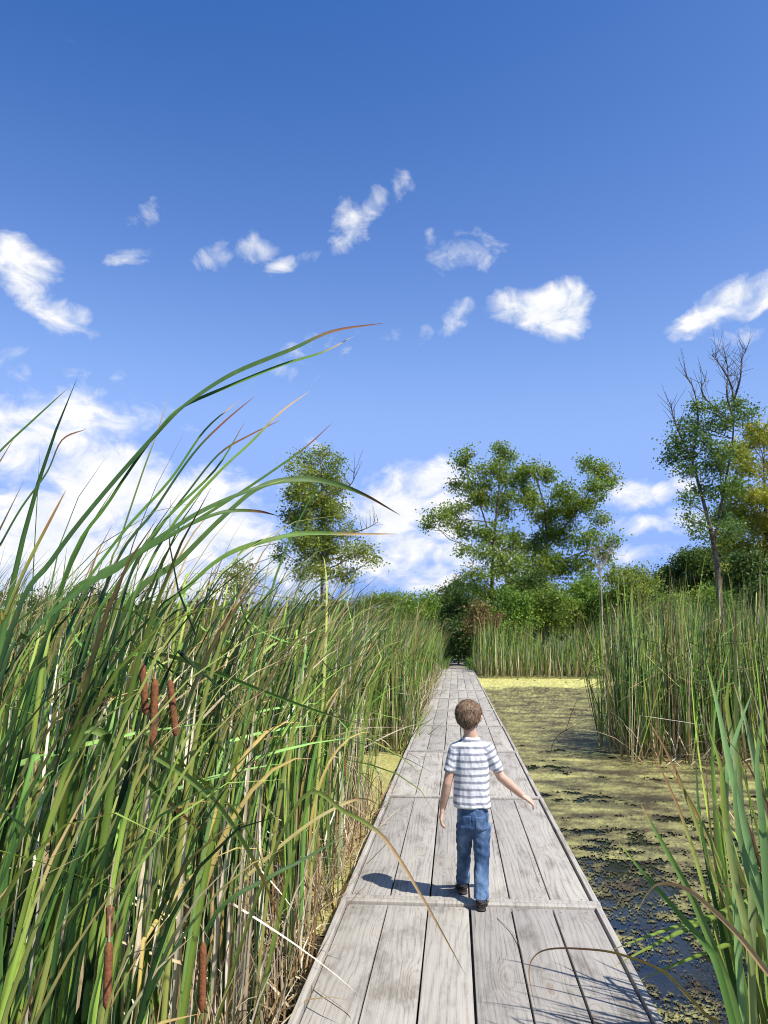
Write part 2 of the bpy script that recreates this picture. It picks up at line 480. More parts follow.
    tag(mk('path', np.stack([Xp, Yp, Zp], -1).reshape(-1, 3), F, simple_mat('path_dirt', (0.24, 0.21, 0.16), 0.95, 0.1, 9, 0.4, 0.3)), kind='structure')


def build_deck():
    root = empty('boardwalk', (-0.035, 0, 0))
    tag(root, 'long straight boardwalk of weathered grey planks running away across the pond', 'boardwalk')
    SEC = 3.02; NP = 6
    y0 = 4.86 - SEC * 2
    pw = 1.38 / NP
    for s in range(14):
        a = y0 + s * SEC; b = a + SEC
        cy = (a + b) / 2
        if a > 36.5: break
        tx = random.uniform(-0.006, 0.006)
        acc = Acc()
        # side joists, inner joists and posts: the frame the planks are nailed to
        for sx in (-0.335, 0.0, 0.335):
            acc.add(*box(sx, 0, -0.112, 0.04, SEC - 0.1, 0.135))
        fr = acc.make('deck_section', M_DARKWOOD, root, loc=(tx, cy, random.uniform(-0.003, 0.003)))
        for sx in (-1, 1):
            o = mk('side_rail', *box(sx * 0.7135, 0, -0.083, 0.033, SEC - 0.02, 0.19), M_WOOD, fr)
            bevel_obj(o, 0.004)
            for yy in (-1.2, 1.25):
                q = mk('post', *box(sx * 0.61, yy, -0.52, 0.085, 0.085, 0.86), M_DARKWOOD, fr); bevel_obj(q, 0.006)
        for yy in (-SEC / 2 + 0.031, SEC / 2 - 0.031):
            o = mk('end_board', *box(0, yy, -0.055, 1.466, 0.052, 0.135), M_WOOD, fr)
            bevel_obj(o, 0.004)
        for i in range(NP):
            x = -0.69 + pw * (i + 0.5)
            gap = random.uniform(0.006, 0.012)
            L = SEC - 0.13 - random.uniform(0, 0.012)
            V, Fp = box(0, 0, -0.02, pw - gap, L, 0.038)
            # ten cross sections so a board can cup and bow a little
            o = mk('plank', V, Fp, M_WOOD, fr)
            bevel_obj(o, 0.0035)
            o.location = (x + random.uniform(-0.0015, 0.0015), random.uniform(-0.004, 0.004), random.uniform(-0.003, 0.003))
            o.rotation_euler = (random.uniform(-0.0012, 0.0012), random.uniform(-0.006, 0.006), random.uniform(-0.0012, 0.0012))
            if s < 5:
                bm = bmesh.new(); bm.from_mesh(o.data)
                for yy in (-L / 2 + 0.05, 0, L / 2 - 0.05):
                    for xx in (-pw * 0.3, pw * 0.3):
                        g = bmesh.ops.create_circle(bm, cap_ends=True, segments=8, radius=0.0042, matrix=Matrix.Translation((xx + random.uniform(-.01, .01), yy + random.uniform(-.012, .012), 0.0004)))
                        for fc in {fc for v in g['verts'] for fc in v.link_faces}: fc.material_index = 1
                bm.to_mesh(o.data); bm.free(); o.data.materials.append(M_NAIL)
    return root


build_setting()
build_deck()

# ------------------------------------------------------------------ cattails
def stalk_with_head(parent, pts, head_a, head_b, r=0.012):
    """stalk along pts (local), brown head between head_a and head_b (local)"""
    c = catmull(pts[:-1], 6)
    v, f = tube(c, np.linspace(0.006, 0.004, len(c)), 6)
    mk('stalk', v, f, M_STALK, parent, smooth=True)
    a, b = np.array(head_a, float), np.array(head_b, float)
    t = np.linspace(0, 1, 15)
    prof = r * 0.88 * np.clip(np.minimum(t, 1 - t) * 14, 0.15, 1) ** 0.5 * (1.05 + 0.015 * np.sin(t * 13 + a[0] * 50))
    P = a + (b - a) * t[:, None]
    v, f = tube(P, prof, 10)
    mk('seed_head', v, f, M_HEAD, parent, smooth=True)
    d = (b - a) / np.linalg.norm(b - a)
    v, f = tube([b, b + d * 0.05, b + d * 0.11 + (0.01, 0, 0)], [0.003, 0.002, 0.001], 5)
    mk('spike', v, f, M_DEADSTALK, parent)


M_DEADSTALK = simple_mat('dry_stalk', (0.40, 0.31, 0.19), 0.8, 0.2, 20, 0.3)

rng = np.random.default_rng(5)
NEAR_WIND = (1.25, 0.12)


def make_variants(k, seed, hmin, hmax, wind, nb, S, wid, **kw):
    out = []
    for i in range(k):
        r = np.random.default_rng(seed + i)
        V, F, C = reed_batch(r, np.zeros((1, 3)), hmin, hmax, wind, S, nb, 3, wid, **kw)
        me_o = mk('cattail_plant', V, F, M_REED, col=C, smooth=True)
        out.append(me_o)
    return out


def place_variants(protos, spots, labels, cat, group, rj=0.35):
    used = set()
    for (x, y), lab in zip(spots, labels):
        i = int(rng.integers(0, len(protos)))
        o = protos[i]
        if i in used:
            o = o.copy(); COL.objects.link(o)
        used.add(i)
        o.location = (x, y, WATER - 0.02)
        o.rotation_euler = (rng.normal(0, 0.03), rng.normal(0, 0.03), rng.normal(0, rj))
        s = rng.uniform(0.86, 1.08) * (min(1.0, 0.66 + 0.14 * y) if x < 0 else 1.0); o.scale = (s, s, s)
        tag(o, lab, cat, group)
    for i, o in enumerate(protos):
        if i not in used: bpy.data.objects.remove(o)


def jitter_grid(x0f, x1f, y0, y1, step):
    out = []
    y = y0
    while y < y1:
        a, b = x0f(y), x1f(y)
        x = a
        while x < b:
            out.append((x + rng.uniform(-.45, .45) * step, y + rng.uniform(-.45, .45) * step)); x += step
        y += step
    return out


# left bed edge near the deck
def left_edge(y):
    return np.interp(y, [0, 3, 4.5, 8.2, 9.0, 11.9, 12.3, 40], [-0.90, -0.93, -0.97, -0.98, -1.45, -1.45, -0.84, -0.78])


protos = make_variants(18, 100, 2.05, 2.55, NEAR_WIND, 7, 14, (0.015, 0.026), dead=0.36, yel=0.10, kinkp=0.12, spread=0.10, windj=0.5)
spots = [p for p in jitter_grid(lambda y: max(-0.62 * y - 0.25, -2.1), lambda y: left_edge(y), 1.25, 5.4, 0.185) if p[0] < left_edge(p[1]) + 0.03]
# keep the largest in view
spots.sort(key=lambda p: math.hypot(p[0] + 0.1, p[1]) + max(0, -p[0] - 1.3) * 1.2)
near_n = 175
rest_spots = spots[near_n:]
spots = spots[:near_n]
labs = []
for (x, y) in spots:
    if y < 2.9: labs.append('tall green cattail leaning right in the nearest thicket at the lower left')
    elif y < 4.0: labs.append('green cattail among pale dead stalks left of the nearest boardwalk section')
    else: labs.append('green cattail in the left bed level with the walking boy')
place_variants(protos, spots, labs, 'cattail', 'cattails in the bed left of the boardwalk')

# remaining left bed as one mass
bs = list(rest_spots)
bs += [p for p in jitter_grid(lambda y: -0.62 * y - 1.2, left_edge, 5.4, 8.8, 0.17)]
bs += [p for p in jitter_grid(lambda y: -0.62 * y - 1.5, left_edge, 8.8, 14.0, 0.22)]
bs += [p for p in jitter_grid(lambda y: -3.4, left_edge, 14.0, 36.5, 0.26)]
bs += [p for p in jitter_grid(lambda y: -0.62 * y - 4, lambda y: -0.62 * y - 1.0, 2.0, 9.0, 0.35)]
bs += [p for p in jitter_grid(lambda y: -11, lambda y: -3.4, 14, 24, 0.6)]
bs = np.array([(x, y, WATER) for x, y in bs])
hsc = 0.92 + 0.16 * fbm(bs[:, 0] * 0.5, bs[:, 1] * 0.5, 2)
acc = Acc()
m1 = bs[:, 1] < 8.8
acc.add(*reed_batch(rng, bs[m1], 2.15, 2.7, (1.25, 0.05), 9, 8, 2, (0.012, 0.021), dead=0.42, kinkp=0.22, windj=0.5, hscale=hsc[m1]))
acc.add(*reed_batch(rng, bs[~m1], 2.15, 2.8, (0.85, 0.0), 7, 8, 2, (0.013, 0.023), dead=0.32, kinkp=0.2, windj=0.6, hscale=hsc[~m1]))
acc.make('cattail_bed', M_REEDFAR)
tag(bpy.data.objects['cattail_bed'], 'dense mass of green cattails stretching back along the left of the boardwalk', 'cattail bed', 'cattails in the bed left of the boardwalk', 'stuff')

# right mid bank
def bank_left(y): return 2.12 + (y - 11.8) * 0.178 + max(0.0, y - 13.5) * 0.16 + 0.15 * math.sin(y * 1.7)


protos = make_variants(12, 300, 2.2, 2.8, (0.18, 0.05), 9, 9, (0.013, 0.021), dead=0.36, yel=0.13, windj=1.3, spread=0.17, kinkp=0.33)
front = jitter_grid(lambda y: bank_left(y), lambda y: 5.4, 11.85, 12.7, 0.235)
front = [p for p in front if p[0] > bank_left(p[1]) - 0.05]
edge = jitter_grid(lambda y: bank_left(y) - 0.05, lambda y: bank_left(y) + 0.35, 12.9, 15.5, 0.3)
front = (front + edge)[:95]
place_variants(protos, front, ['green cattail in the front row of the bank across the pond on the right'] * len(front), 'cattail', 'cattails on the front edge of the right bank', 1.5)
bs = jitter_grid(lambda y: 5.4, lambda y: 11.5, 12.0, 13.2, 0.22)
bs += jitter_grid(lambda y: bank_left(y) + 0.1, lambda y: 11.5, 12.6, 15.5, 0.2)
bs += jitter_grid(lambda y: bank_left(y), lambda y: bank_left(y) + 2.4, 15.5, 33.5, 0.3)
bs = np.array([(x, y, WATER) for x, y in bs])
acc = Acc()
acc.add(*reed_batch(rng, bs, 2.25, 2.9, (0.25, 0.05), 6, 8, 2, (0.012, 0.021), dead=0.34, windj=1.0, kinkp=0.30, spread=0.17, hscale=0.95 + 0.3 * fbm(bs[:, 0] * 0.6, bs[:, 1] * 0.6, 2)))
tag(acc.make('cattail_bank', M_REEDFAR), 'deep mass of cattails filling the right bank behind its front row', 'cattail bed', 'cattails on the right bank', 'stuff')

# far bank behind the pond
bs = jitter_grid(lambda y: 0.95 + 0.1 * math.sin(y * 3), lambda y: 26, 34.0, 37.4, 0.29)
bs = np.array([(x, y, WATER + 0.05) for x, y in bs])
acc = Acc()
acc.add(*reed_batch(rng, bs, 2.05, 2.75, (0.25, 0.0), 5, 8, 2, (0.016, 0.028), dead=0.36, windj=1.0, kinkp=0.2, spread=0.13, hscale=0.95 + 0.35 * fbm(bs[:, 0] * 0.4, bs[:, 1] * 0.4, 2)))
tag(acc.make('far_cattail_bank', M_REEDFAR), 'far band of cattails behind the bright duckweed at the end of the pond', 'cattail bed', None, 'stuff')

# dead litter along the deck edge
n = 1500
B = np.stack([rng.uniform(-1.22, -0.79, n), rng.uniform(2.2, 8.6, n), rng.uniform(-0.27, -0.1, n)], 1)
B[:, 0] -= np.clip(rng.exponential(0.1, n), 0, 0.6)
h = rng.normal(0, 0.75, (n, 2)); L = rng.uniform(0.12, 0.6, n)
up = rng.random(n) < 0.35; h[up] *= 0.15; L[up] *= 1.4
pal = np.concatenate([STRAW, TAN, TAN * 0.8])
V, F, C = ribbons(rng, B, L, h, rng.normal(0, 0.6, (n, 2)), rng.uniform(1, 2, n), rng.uniform(0.004, 0.011, n), rng.uniform(0, 3.1, n), rng.normal(0, 1, n), 4,
                  pal[rng.integers(0, 9, n)], pal[rng.integers(0, 9, n)], np.full(n, 0.7))
nf = 2600
Bf = np.stack([rng.uniform(-1.05, -0.77, nf), rng.uniform(12.2, 37, nf), np.full(nf, WATER)], 1)
Vf, Ff, Cf = ribbons(rng, Bf, rng.uniform(0.15, 0.9, nf), rng.normal(0, 0.35, (nf, 2)), rng.normal(0, 0.5, (nf, 2)), rng.uniform(1, 2, nf), rng.uniform(0.008, 0.02, nf), rng.uniform(0, 3.1, nf), rng.normal(0, 1, nf), 3,
                     np.concatenate([pal, GREENS])[rng.integers(0, 20, nf)], pal[rng.integers(0, 9, nf)], np.full(nf, 0.9))
n2 = 150
B = np.stack([bank_left(13) + rng.uniform(-0.15, 3.8, n2), rng.uniform(11.5, 12.0, n2), np.full(n2, WATER)], 1)
V2, F2, C2 = ribbons(rng, B, rng.uniform(0.2, 1.0, n2), rng.normal(0, 0.55, (n2, 2)), rng.normal(0, 0.8, (n2, 2)), rng.uniform(1, 2, n2), rng.uniform(0.008, 0.02, n2), rng.uniform(0, 3.1, n2), rng.normal(0, 1, n2), 4,
                     pal[rng.integers(0, 9, n2)], pal[rng.integers(0, 9, n2)], np.full(n2, 0.7))
a = Acc(); a.add(V, F, C); a.add(Vf, Ff, Cf)
tag(a.make('reed_litter', M_DEAD), 'tangle of dry tan broken stalks along the left edge of the boardwalk', 'dead reeds', None, 'stuff')
a = Acc(); a.add(V2, F2, C2)
tag(a.make('bank_litter', M_DEAD), 'bent pale dead stalks standing in the water along the foot of the right bank', 'dead reeds', None, 'stuff')


# single, clearly seen blades: each grows on a plant of its own
def blade_mesh(pts, w, col, tipcol, tipfrac, face=None, n=5, fold=0.2):
    c = catmull(pts, n)
    T = np.gradient(c, axis=0); T /= np.linalg.norm(T, axis=1, keepdims=True)
    s = np.linspace(0, 1, len(c))
    W = np.cross(T, np.array(face if face is not None else (0.35, 0.9, 0.1), float)); W /= np.linalg.norm(W, axis=1, keepdims=True) + 1e-6
    N = np.cross(W, T)
    prof = np.clip(1 - s ** 3.0, 0, 1) ** 0.85 + 0.03
    hw = (w * prof * 0.5)[:, None]
    tw = 0.45 * np.sin(s * 3.0 + (pts[0][0] * 7))[:, None]
    W2 = W * np.cos(tw) + N * np.sin(tw)
    N2 = np.cross(W2, T)
    P = np.stack([c - W2 * hw, c + N2 * hw * 2 * fold, c + W2 * hw], 1)
    idx = np.arange(len(c) * 3).reshape(-1, 3)
    F = np.stack([idx[:-1, :-1], idx[:-1, 1:], idx[1:, 1:], idx[1:, :-1]], -1).reshape(-1, 4)
    f = np.clip((s - (1 - tipfrac)) / 0.08, 0, 1)[:, None]
    C = np.array(col) * (1 - f) + np.array(tipcol) * f
    return P.reshape(-1, 3), F, np.repeat(C, 3, 0)


G1, G2, G3 = (0.085, 0.17, 0.035), (0.11, 0.23, 0.04), (0.06, 0.12, 0.035)
YG = (0.26, 0.33, 0.06); BR = (0.22, 0.10, 0.05); TN = (0.50, 0.34, 0.17); OR = (0.42, 0.22, 0.07); ST = (0.6, 0.5, 0.35)


def hero(label, pix, Ya, Yb, w, col, tip, tf, base=None, extra=4, cat='cattail', group=None, face=None, exw=(0.85, 0.1), name='cattail_plant'):
    P = [at(px, py, Ya + (Yb - Ya) * i / (len(pix) - 1)) for i, (px, py) in enumerate(pix)]
    if base is None:
        t = P[0] - P[1]; t = t / np.linalg.norm(t)
        k = (P[0][2] - WATER)
        base = P[0] + np.array((t[0] * k * 0.35, t[1] * k * 0.2, -k)); 
        base[0] = min(base[0], -0.86) if P[0][0] < 0 else max(base[0], 0.86)
    base = np.array(base, float)
    mid = (base * 0.45 + P[0] * 0.55) + np.array((-0.03, 0, 0.02)) if abs(P[0][2] - base[2]) > 0.3 else None
    pts = [base] + ([mid] if mid is not None else []) + P
    pts = [p - base for p in pts]
    acc = Acc(); acc.add(*blade_mesh(pts, w * 1.6, col, tip, tf, face))
    if extra:
        r = np.random.default_rng(int(abs(pix[0][0] * 13 + pix[-1][1] * 7)))
        acc.add(*reed_batch(r, np.zeros((1, 3)), 1.4, 2.0, exw, 12, extra, 3, (0.010, 0.015), dead=0.15))
    o = acc.make(name, M_REED, None, True, tuple(base))
    tag(o, label, cat, group)
    return o


GL = 'cattails in the bed left of the boardwalk'
HL = [
    ('cattail whose longest leaf arches highest across the sky to a brown tip', [(10, 633), (52, 560), (104, 493), (167, 422), (193, 399), (234, 373), (292, 349), (333, 331), (385, 323)], 2.0, 2.35, .018, (0.055, 0.115, 0.03), BR, .17),
    ('cattail whose leaf follows just below the highest arching leaf and ends in a tan tip', [(60, 590), (110, 500), (160, 428), (182, 407), (229, 386), (281, 365), (323, 352), (354, 336)], 2.05, 2.35, .012, G2, TN, .13),
    ('cattail with a straight leaf pointing up at the cloud by the left picture edge', [(-60, 520), (-25, 480), (0, 451), (31, 422), (68, 388)], 1.8, 1.9, .012, G1, OR, .05),
    ('cattail with a dark leaf curving up to a purplish tip left of the lone tree', [(104, 592), (156, 508), (193, 454), (224, 422), (255, 396)], 2.4, 2.6, .013, G3, BR, .3),
    ('cattail with a long pale green leaf ending in a curled tan tip', [(125, 638), (146, 571), (177, 519), (219, 472), (250, 443), (281, 412), (310, 391)], 2.3, 2.7, .015, (0.16, 0.27, 0.05), TN, .22),
    ('cattail whose thin brown leaf tip curls at the top of the lone tree', [(78, 607), (130, 560), (182, 529), (229, 500), (271, 472), (307, 446), (333, 422)], 2.3, 2.8, .013, G1, BR, .18),
    ('cattail with a dead white tip standing straight up behind the big arch', [(105, 590), (120, 540), (141, 477), (156, 435), (169, 394)], 2.5, 2.6, .011, YG, ST, .25),
    ('cattail with a thick dark leaf sweeping low from the left towards the lone tree', [(0, 680), (31, 633), (78, 592), (141, 550), (198, 513), (250, 490), (284, 480)], 1.7, 2.1, .016, (0.07, 0.14, 0.035), YG, .08),
    ('cattail whose dark leaf tip droops in front of the lone tree and the white cloud', [(120, 620), (180, 560), (225, 515), (262, 486), (302, 479), (333, 483), (365, 495), (400, 515)], 2.6, 3.1, .020, (0.07, 0.12, 0.03), BR, .14),
    ('cattail with a level orange-tipped leaf crossing the lower part of the lone tree', [(150, 640), (190, 585), (230, 553), (281, 537), (312, 533), (354, 534), (398, 534)], 2.6, 3.1, .016, (0.12, 0.22, 0.04), TN, .2),
    ('cattail with a thin dark leaf bending over under the highest arch', [(125, 592), (156, 534), (187, 493), (219, 454), (250, 435), (281, 420)], 2.6, 2.8, .011, G3, BR, .3),
    ('cattail with a leaf curving flat over the white cloud at mid left', [(52, 623), (115, 571), (172, 534), (219, 513), (255, 511), (279, 516)], 2.0, 2.4, .012, G1, BR, .2),
    ('cattail with a broad yellowing leaf at the left picture edge', [(-12, 670), (5, 615), (22, 575), (45, 530), (66, 490)], 1.35, 1.45, .016, (0.36, 0.36, 0.06), OR, .22),
    ('cattail whose leaf hooks over into a thin brown tip left of the sky gap', [(-15, 575), (0, 545), (21, 508), (47, 472), (62, 440), (86, 429)], 2.0, 2.1, .011, G1, BR, .25),
    ('cattail with a twin of bright straight leaves leaning right over the white cloud', [(45, 640), (80, 590), (125, 530), (170, 480), (205, 430), (240, 400)], 2.1, 2.3, .013, G2, TN, .12),
    ('cattail whose bright leaf points between the arching leaf and the cloud', [(85, 650), (120, 580), (165, 520), (215, 470), (246, 420)], 2.2, 2.4, .013, (0.14, 0.28, 0.045), OR, .1),
    ('cattail with a fallen leaf arching right over the seed heads to a dry tip', [(100, 672), (128, 655), (165, 655), (205, 668), (260, 690), (320, 712), (378, 729)], 2.3, 3.3, .013, G2, TN, .12),
    ('cattail with a snapped leaf pointing down right below the seed heads', [(96, 752), (112, 757), (135, 772), (160, 795), (183, 815), (201, 832)], 2.1, 2.3, .015, (0.12, 0.2, 0.045), OR, .25),
    ('cattail with a pale drooping leaf ending in an orange point near the dead stalks', [(60, 752), (120, 741), (170, 765), (213, 800), (245, 845), (266, 886), (284, 933)], 2.1, 2.5, .013, (0.17, 0.26, 0.06), OR, .22),
    ('cattail whose tan pointed leaf hangs over the boardwalk by the cross board', [(300, 800), (345, 812), (378, 832), (400, 860), (422, 897), (444, 936), (466, 976)], 2.9, 2.75, .009, (0.20, 0.26, 0.06), TN, .55),
    ('cattail with a dark leaf rising right towards the edge of the boardwalk', [(215, 915), (268, 878), (310, 856), (353, 829)], 3.0, 3.3, .012, G3, BR, .1),
    ('cattail with a dry tan leaf arching to the edge of the boardwalk', [(230, 900), (266, 859), (310, 823), (346, 803), (366, 799), (383, 808)], 3.3, 3.8, .011, (0.42, 0.36, 0.14), TN, .3),
]
for (lab, pix, ya, yb, w, c, t, tf) in HL:
    hero(lab, pix, ya, yb, w, c, t, tf, group=GL)

HR = [
    ('tallest upright cattail leaf of the clump at the lower right corner', [(775, 960), (762, 909), (747, 838), (730, 767), (719, 713), (706, 660)], 2.8, 2.9, .019, (0.22, 0.36, 0.13), YG, .1),
    ('right corner cattail with a short pale leaf pointing straight up', [(752, 900), (742, 820), (735, 755), (727, 705), (730, 672)], 2.9, 2.95, .016, (0.34, 0.42, 0.17), YG, .3),
    ('right corner cattail with a pale leaf leaning left over its neighbours', [(775, 850), (760, 790), (752, 750), (744, 715), (733, 681)], 3.0, 2.95, .013, (0.34, 0.42, 0.17), TN, .12),
    ('right corner cattail with a leaf crossing to the upper right', [(735, 880), (726, 820), (727, 770), (738, 730), (753, 690)], 2.85, 2.9, .015, (0.22, 0.36, 0.13), YG, .05),
    ('right corner cattail with a yellowing leaf beside the pond', [(750, 950), (735, 880), (725, 815), (720, 765), (706, 722)], 2.75, 2.8, .015, (0.32, 0.38, 0.12), YG, .4),
    ('right corner cattail leaning far left over the water with a reddish tip', [(735, 1010), (722, 970), (706, 930), (690, 893), (673, 862), (655, 830), (641, 804)], 2.5, 2.6, .015, (0.12, 0.2, 0.045), OR, .1),
    ('right corner cattail with the lowest leaf reaching left over the water', [(720, 975), (705, 944), (687, 923), (662, 894), (641, 870), (618, 841)], 2.5, 2.65, .012, G1, YG, .1),
    ('right corner cattail with a broken brown leaf bent down over the water', [(800, 1010), (768, 973), (740, 937), (712, 909), (685, 888), (660, 884), (648, 893), (637, 912)], 2.4, 2.5, .010, (0.40, 0.26, 0.12), TN, .25),
    ('right corner plant whose dry leaf loops out over the boardwalk planks', [(720, 1030), (706, 1015), (690, 998), (662, 971), (619, 954), (584, 949), (550, 949), (534, 957), (529, 975), (537, 1015)], 2.9, 2.85, .0075, (0.42, 0.33, 0.10), (0.36, 0.2, 0.1), .45),
    ('right corner cattail standing at the very edge of the picture', [(775, 1000), (768, 900), (762, 820), (757, 760), (765, 700)], 2.6, 2.7, .017, (0.18, 0.31, 0.10), YG, .06),
    ('right corner cattail with two leaves crossing low at the picture edge', [(790, 980), (764, 915), (745, 860), (735, 800), (738, 752)], 2.65, 2.7, .016, (0.20, 0.33, 0.11), YG, .1),
]
for (lab, pix, ya, yb, w, c, t, tf) in HR:
    hero(lab, pix, ya, yb, w, c, t, tf, group='cattails in the lower right corner', extra=0, face=(-0.3, 0.95, 0.1))

# the rest of that corner clump
protos = make_variants(8, 500, 1.35, 1.9, (-0.4, 0.1), 6, 12, (0.017, 0.026), dead=0.08, yel=0.12, windj=1.0, spread=0.15, bright=1.2)
cs = [(0.97, 3.1), (0.95, 2.9), (1.0, 3.3), (1.02, 3.5), (1.05, 3.15), (1.04, 2.85), (1.1, 3.15), (1.0, 2.7), (1.18, 3.25), (1.12, 2.95), (1.22, 3.15), (1.05, 2.75), (1.35, 3.0), (1.3, 3.35), (1.18, 2.6), (1.45, 3.3), (1.5, 2.8), (1.15, 3.4), (1.6, 3.5)]
place_variants(protos, cs, ['shorter bright green cattail low in the clump at the lower right corner'] * len(cs), 'cattail', 'short cattails in the lower right corner', 1.5)
# plants beside the deck behind the lower right corner: they throw the leaf shadows on the planks
protos = make_variants(5, 560, 1.15, 1.5, (-0.5, 0.25), 6, 12, (0.014, 0.020), dead=0.2, windj=0.6, spread=0.15)
cs = [(1.02, 2.95), (1.0, 2.75), (1.06, 2.6), (1.14, 2.85), (1.0, 2.5), (1.2, 2.7), (1.1, 3.05), (1.12, 3.25), (1.2, 3.45), (1.1, 3.5), (1.28, 3.3), (1.16, 3.7)]
place_variants(protos, cs, ['cattail beside the right edge of the boardwalk shading the nearest planks'] * len(cs), 'cattail', 'short cattails in the lower right corner', 0.5)


def loose(name, label, cat, pts, w, col, tip):
    pts = [np.array(p, float) for p in pts]; b = pts[0].copy()
    acc = Acc(); acc.add(*blade_mesh([p - b for p in pts], w, col, tip, 0.3, face=(0, 0.6, 0.8)))
    tag(acc.make(name, M_DEAD, None, True, tuple(b)), label, cat)


def lz(l, z): return [on_z(px, py, z + dz) for px, py, dz in l]


loose('dry_leaf', 'short dry leaf piece lying on the nearest planks by the left edge', 'dead leaf', lz([(300, 975, .004), (318, 990, .010), (345, 1010, .006), (352, 1018, .005)], 0), .008, TN, TN)
loose('dry_stalk', 'thin dark dry stalk curling on the plank below the boy', 'dead stalk', lz([(497, 918, .004), (512, 932, .012), (521, 950, .012), (525, 975, .006)], 0), .004, (0.12, 0.09, 0.06), (0.12, 0.09, 0.06))
loose('dry_leaf', 'curled dry leaf strip on the left planks beyond the boy', 'dead leaf', lz([(408, 752, .004), (425, 757, .03), (436, 752, .004)], 0), .012, TN, TN)
loose('bent_stem', 'dark bent stem arching out of the water left of the right bank', 'stem', [at(549, 757, 12.5), at(556, 738, 12.6), at(572, 727, 12.7), at(598, 716, 12.9)], .014, (0.06, 0.05, 0.025), (0.06, 0.05, 0.025))
loose('bent_stem', 'straight thin stem poking from the water left of the right bank', 'stem', [at(566, 730, 14.6), at(572, 712, 14.7), at(580, 694, 14.8)], .014, (0.10, 0.08, 0.04), (0.10, 0.08, 0.04))
loose('fallen_leaf', 'long green leaf fallen flat on the water at the foot of the right bank', 'leaf', lz([(616, 757, .02), (592, 752, .05), (572, 754, .02), (552, 760, .01)], WATER), .03, (0.22, 0.30, 0.10), YG)


def head_plant(label, base_xy, a_px, b_px, Y, r=0.012, grp=GL):
    a, b = at(*a_px, Y), at(*b_px, Y + 0.02)
    base = np.array((base_xy[0], base_xy[1], WATER - 0.02))
    rr = np.random.default_rng(int(a_px[0] * 3 + a_px[1]))
    V, F, C = reed_batch(rr, np.zeros((1, 3)), 1.4, 2.0, NEAR_WIND, 12, 4, 3, (0.012, 0.018))
    o = mk('cattail_plant', V, F, M_REED, col=C, smooth=True, loc=tuple(base))
    mid = (base + a) / 2 + (-0.02, 0, 0)
    stalk_with_head(o, [(0, 0, 0), mid - base, a - base, b - base], a - base, b - base, r)
    tag(o, label, 'cattail', grp)


head_plant('cattail with the longest brown seed head, in front of two more', (-1.02, 2.02), (153, 750), (155, 679), 2.0, .0105)
head_plant('cattail whose brown seed head stands left of the longest one', (-1.08, 2.12), (146, 715), (142, 663), 2.1, .0098)
head_plant('cattail whose brown seed head leans right of the longest one', (-0.98, 2.15), (176, 736), (170, 680), 2.12, .0098)
head_plant('cattail with two stacked brown heads near the lower left', (-0.90, 1.74), (107, 1010), (109, 942), 1.72, .0095)
head_plant('cattail with a ragged upper head above another near the lower left', (-0.91, 1.80), (109, 938), (110, 905), 1.76, .0085)
head_plant('cattail with a brown head low beside the boardwalk at the bottom', (-0.92, 2.15), (202, 1012), (203, 942), 2.1, .010)
head_plant('cattail with a small brown head beside the duckweed gap', (-0.98, 5.6), (344, 776), (345, 745), 5.6, .014)


# ------------------------------------------------------------------ trees
GT = [((0.10, 0.155, 0.024), 5), ((0.065, 0.105, 0.020), 3), ((0.15, 0.20, 0.028), 4), ((0.21, 0.20, 0.025), 1), ((0.12, 0.10, 0.02), .5)]
GOLIVE = [((0.12, 0.165, 0.026), 5), ((0.17, 0.20, 0.034), 4), ((0.21, 0.21, 0.035), 2), ((0.08, 0.10, 0.02), 2)]
GDARK = [((0.035, 0.065, 0.016), 5), ((0.055, 0.09, 0.02), 3), ((0.08, 0.11, 0.02), 1)]
GASH = [((0.07, 0.125, 0.030), 5), ((0.045, 0.085, 0.025), 4), ((0.12, 0.165, 0.03), 3)]
GGOLD = [((0.24, 0.23, 0.025), 4), ((0.16, 0.19, 0.025), 4), ((0.30, 0.22, 0.03), 1), ((0.10, 0.13, 0.02), 3)]
GBUSH = [((0.11, 0.18, 0.03), 4), ((0.15, 0.21, 0.03), 3), ((0.07, 0.12, 0.02), 3)]
GRED = [((0.13, 0.055, 0.03), 3), ((0.10, 0.055, 0.03), 2), ((0.12, 0.12, 0.03), 2)]


def leaves(rng, C, r, n, size, pal):
    """n diamond leaves gaussian around each cluster centre"""
    m = len(C) * n
    P = np.repeat(C, n, 0) + np.clip(rng.normal(0, 0.55, (m, 3)), -1.5, 1.5) * np.repeat(r, n, 0)
    a = rng.normal(0, 1, (m, 3)); a /= np.linalg.norm(a, axis=1, keepdims=True)
    b = rng.normal(0, 1, (m, 3)) + (0, 0, 0.7); b = np.cross(a, b); b /= np.linalg.norm(b, axis=1, keepdims=True)
    s = (size * rng.uniform(0.55, 1.3, m))[:, None]
    V = np.stack([P - a * s * 0.5, P + b * s * 0.32, P + a * s * 0.5, P - b * s * 0.32], 1).reshape(-1, 3)
    F = np.arange(m * 4).reshape(m, 4)
    w = np.array([p[1] for p in pal], float); w /= w.sum()
    cc = np.array([p[0] for p in pal])
    base = cc[rng.choice(len(pal), len(C), p=w)]
    own = cc[rng.choice(len(pal), m, p=w)]
    c = 0.5 * np.repeat(base, n, 0) + 0.5 * own
    c = c * rng.uniform(0.75, 1.25, (m, 1))
    return V, F, np.repeat(c, 4, 0)


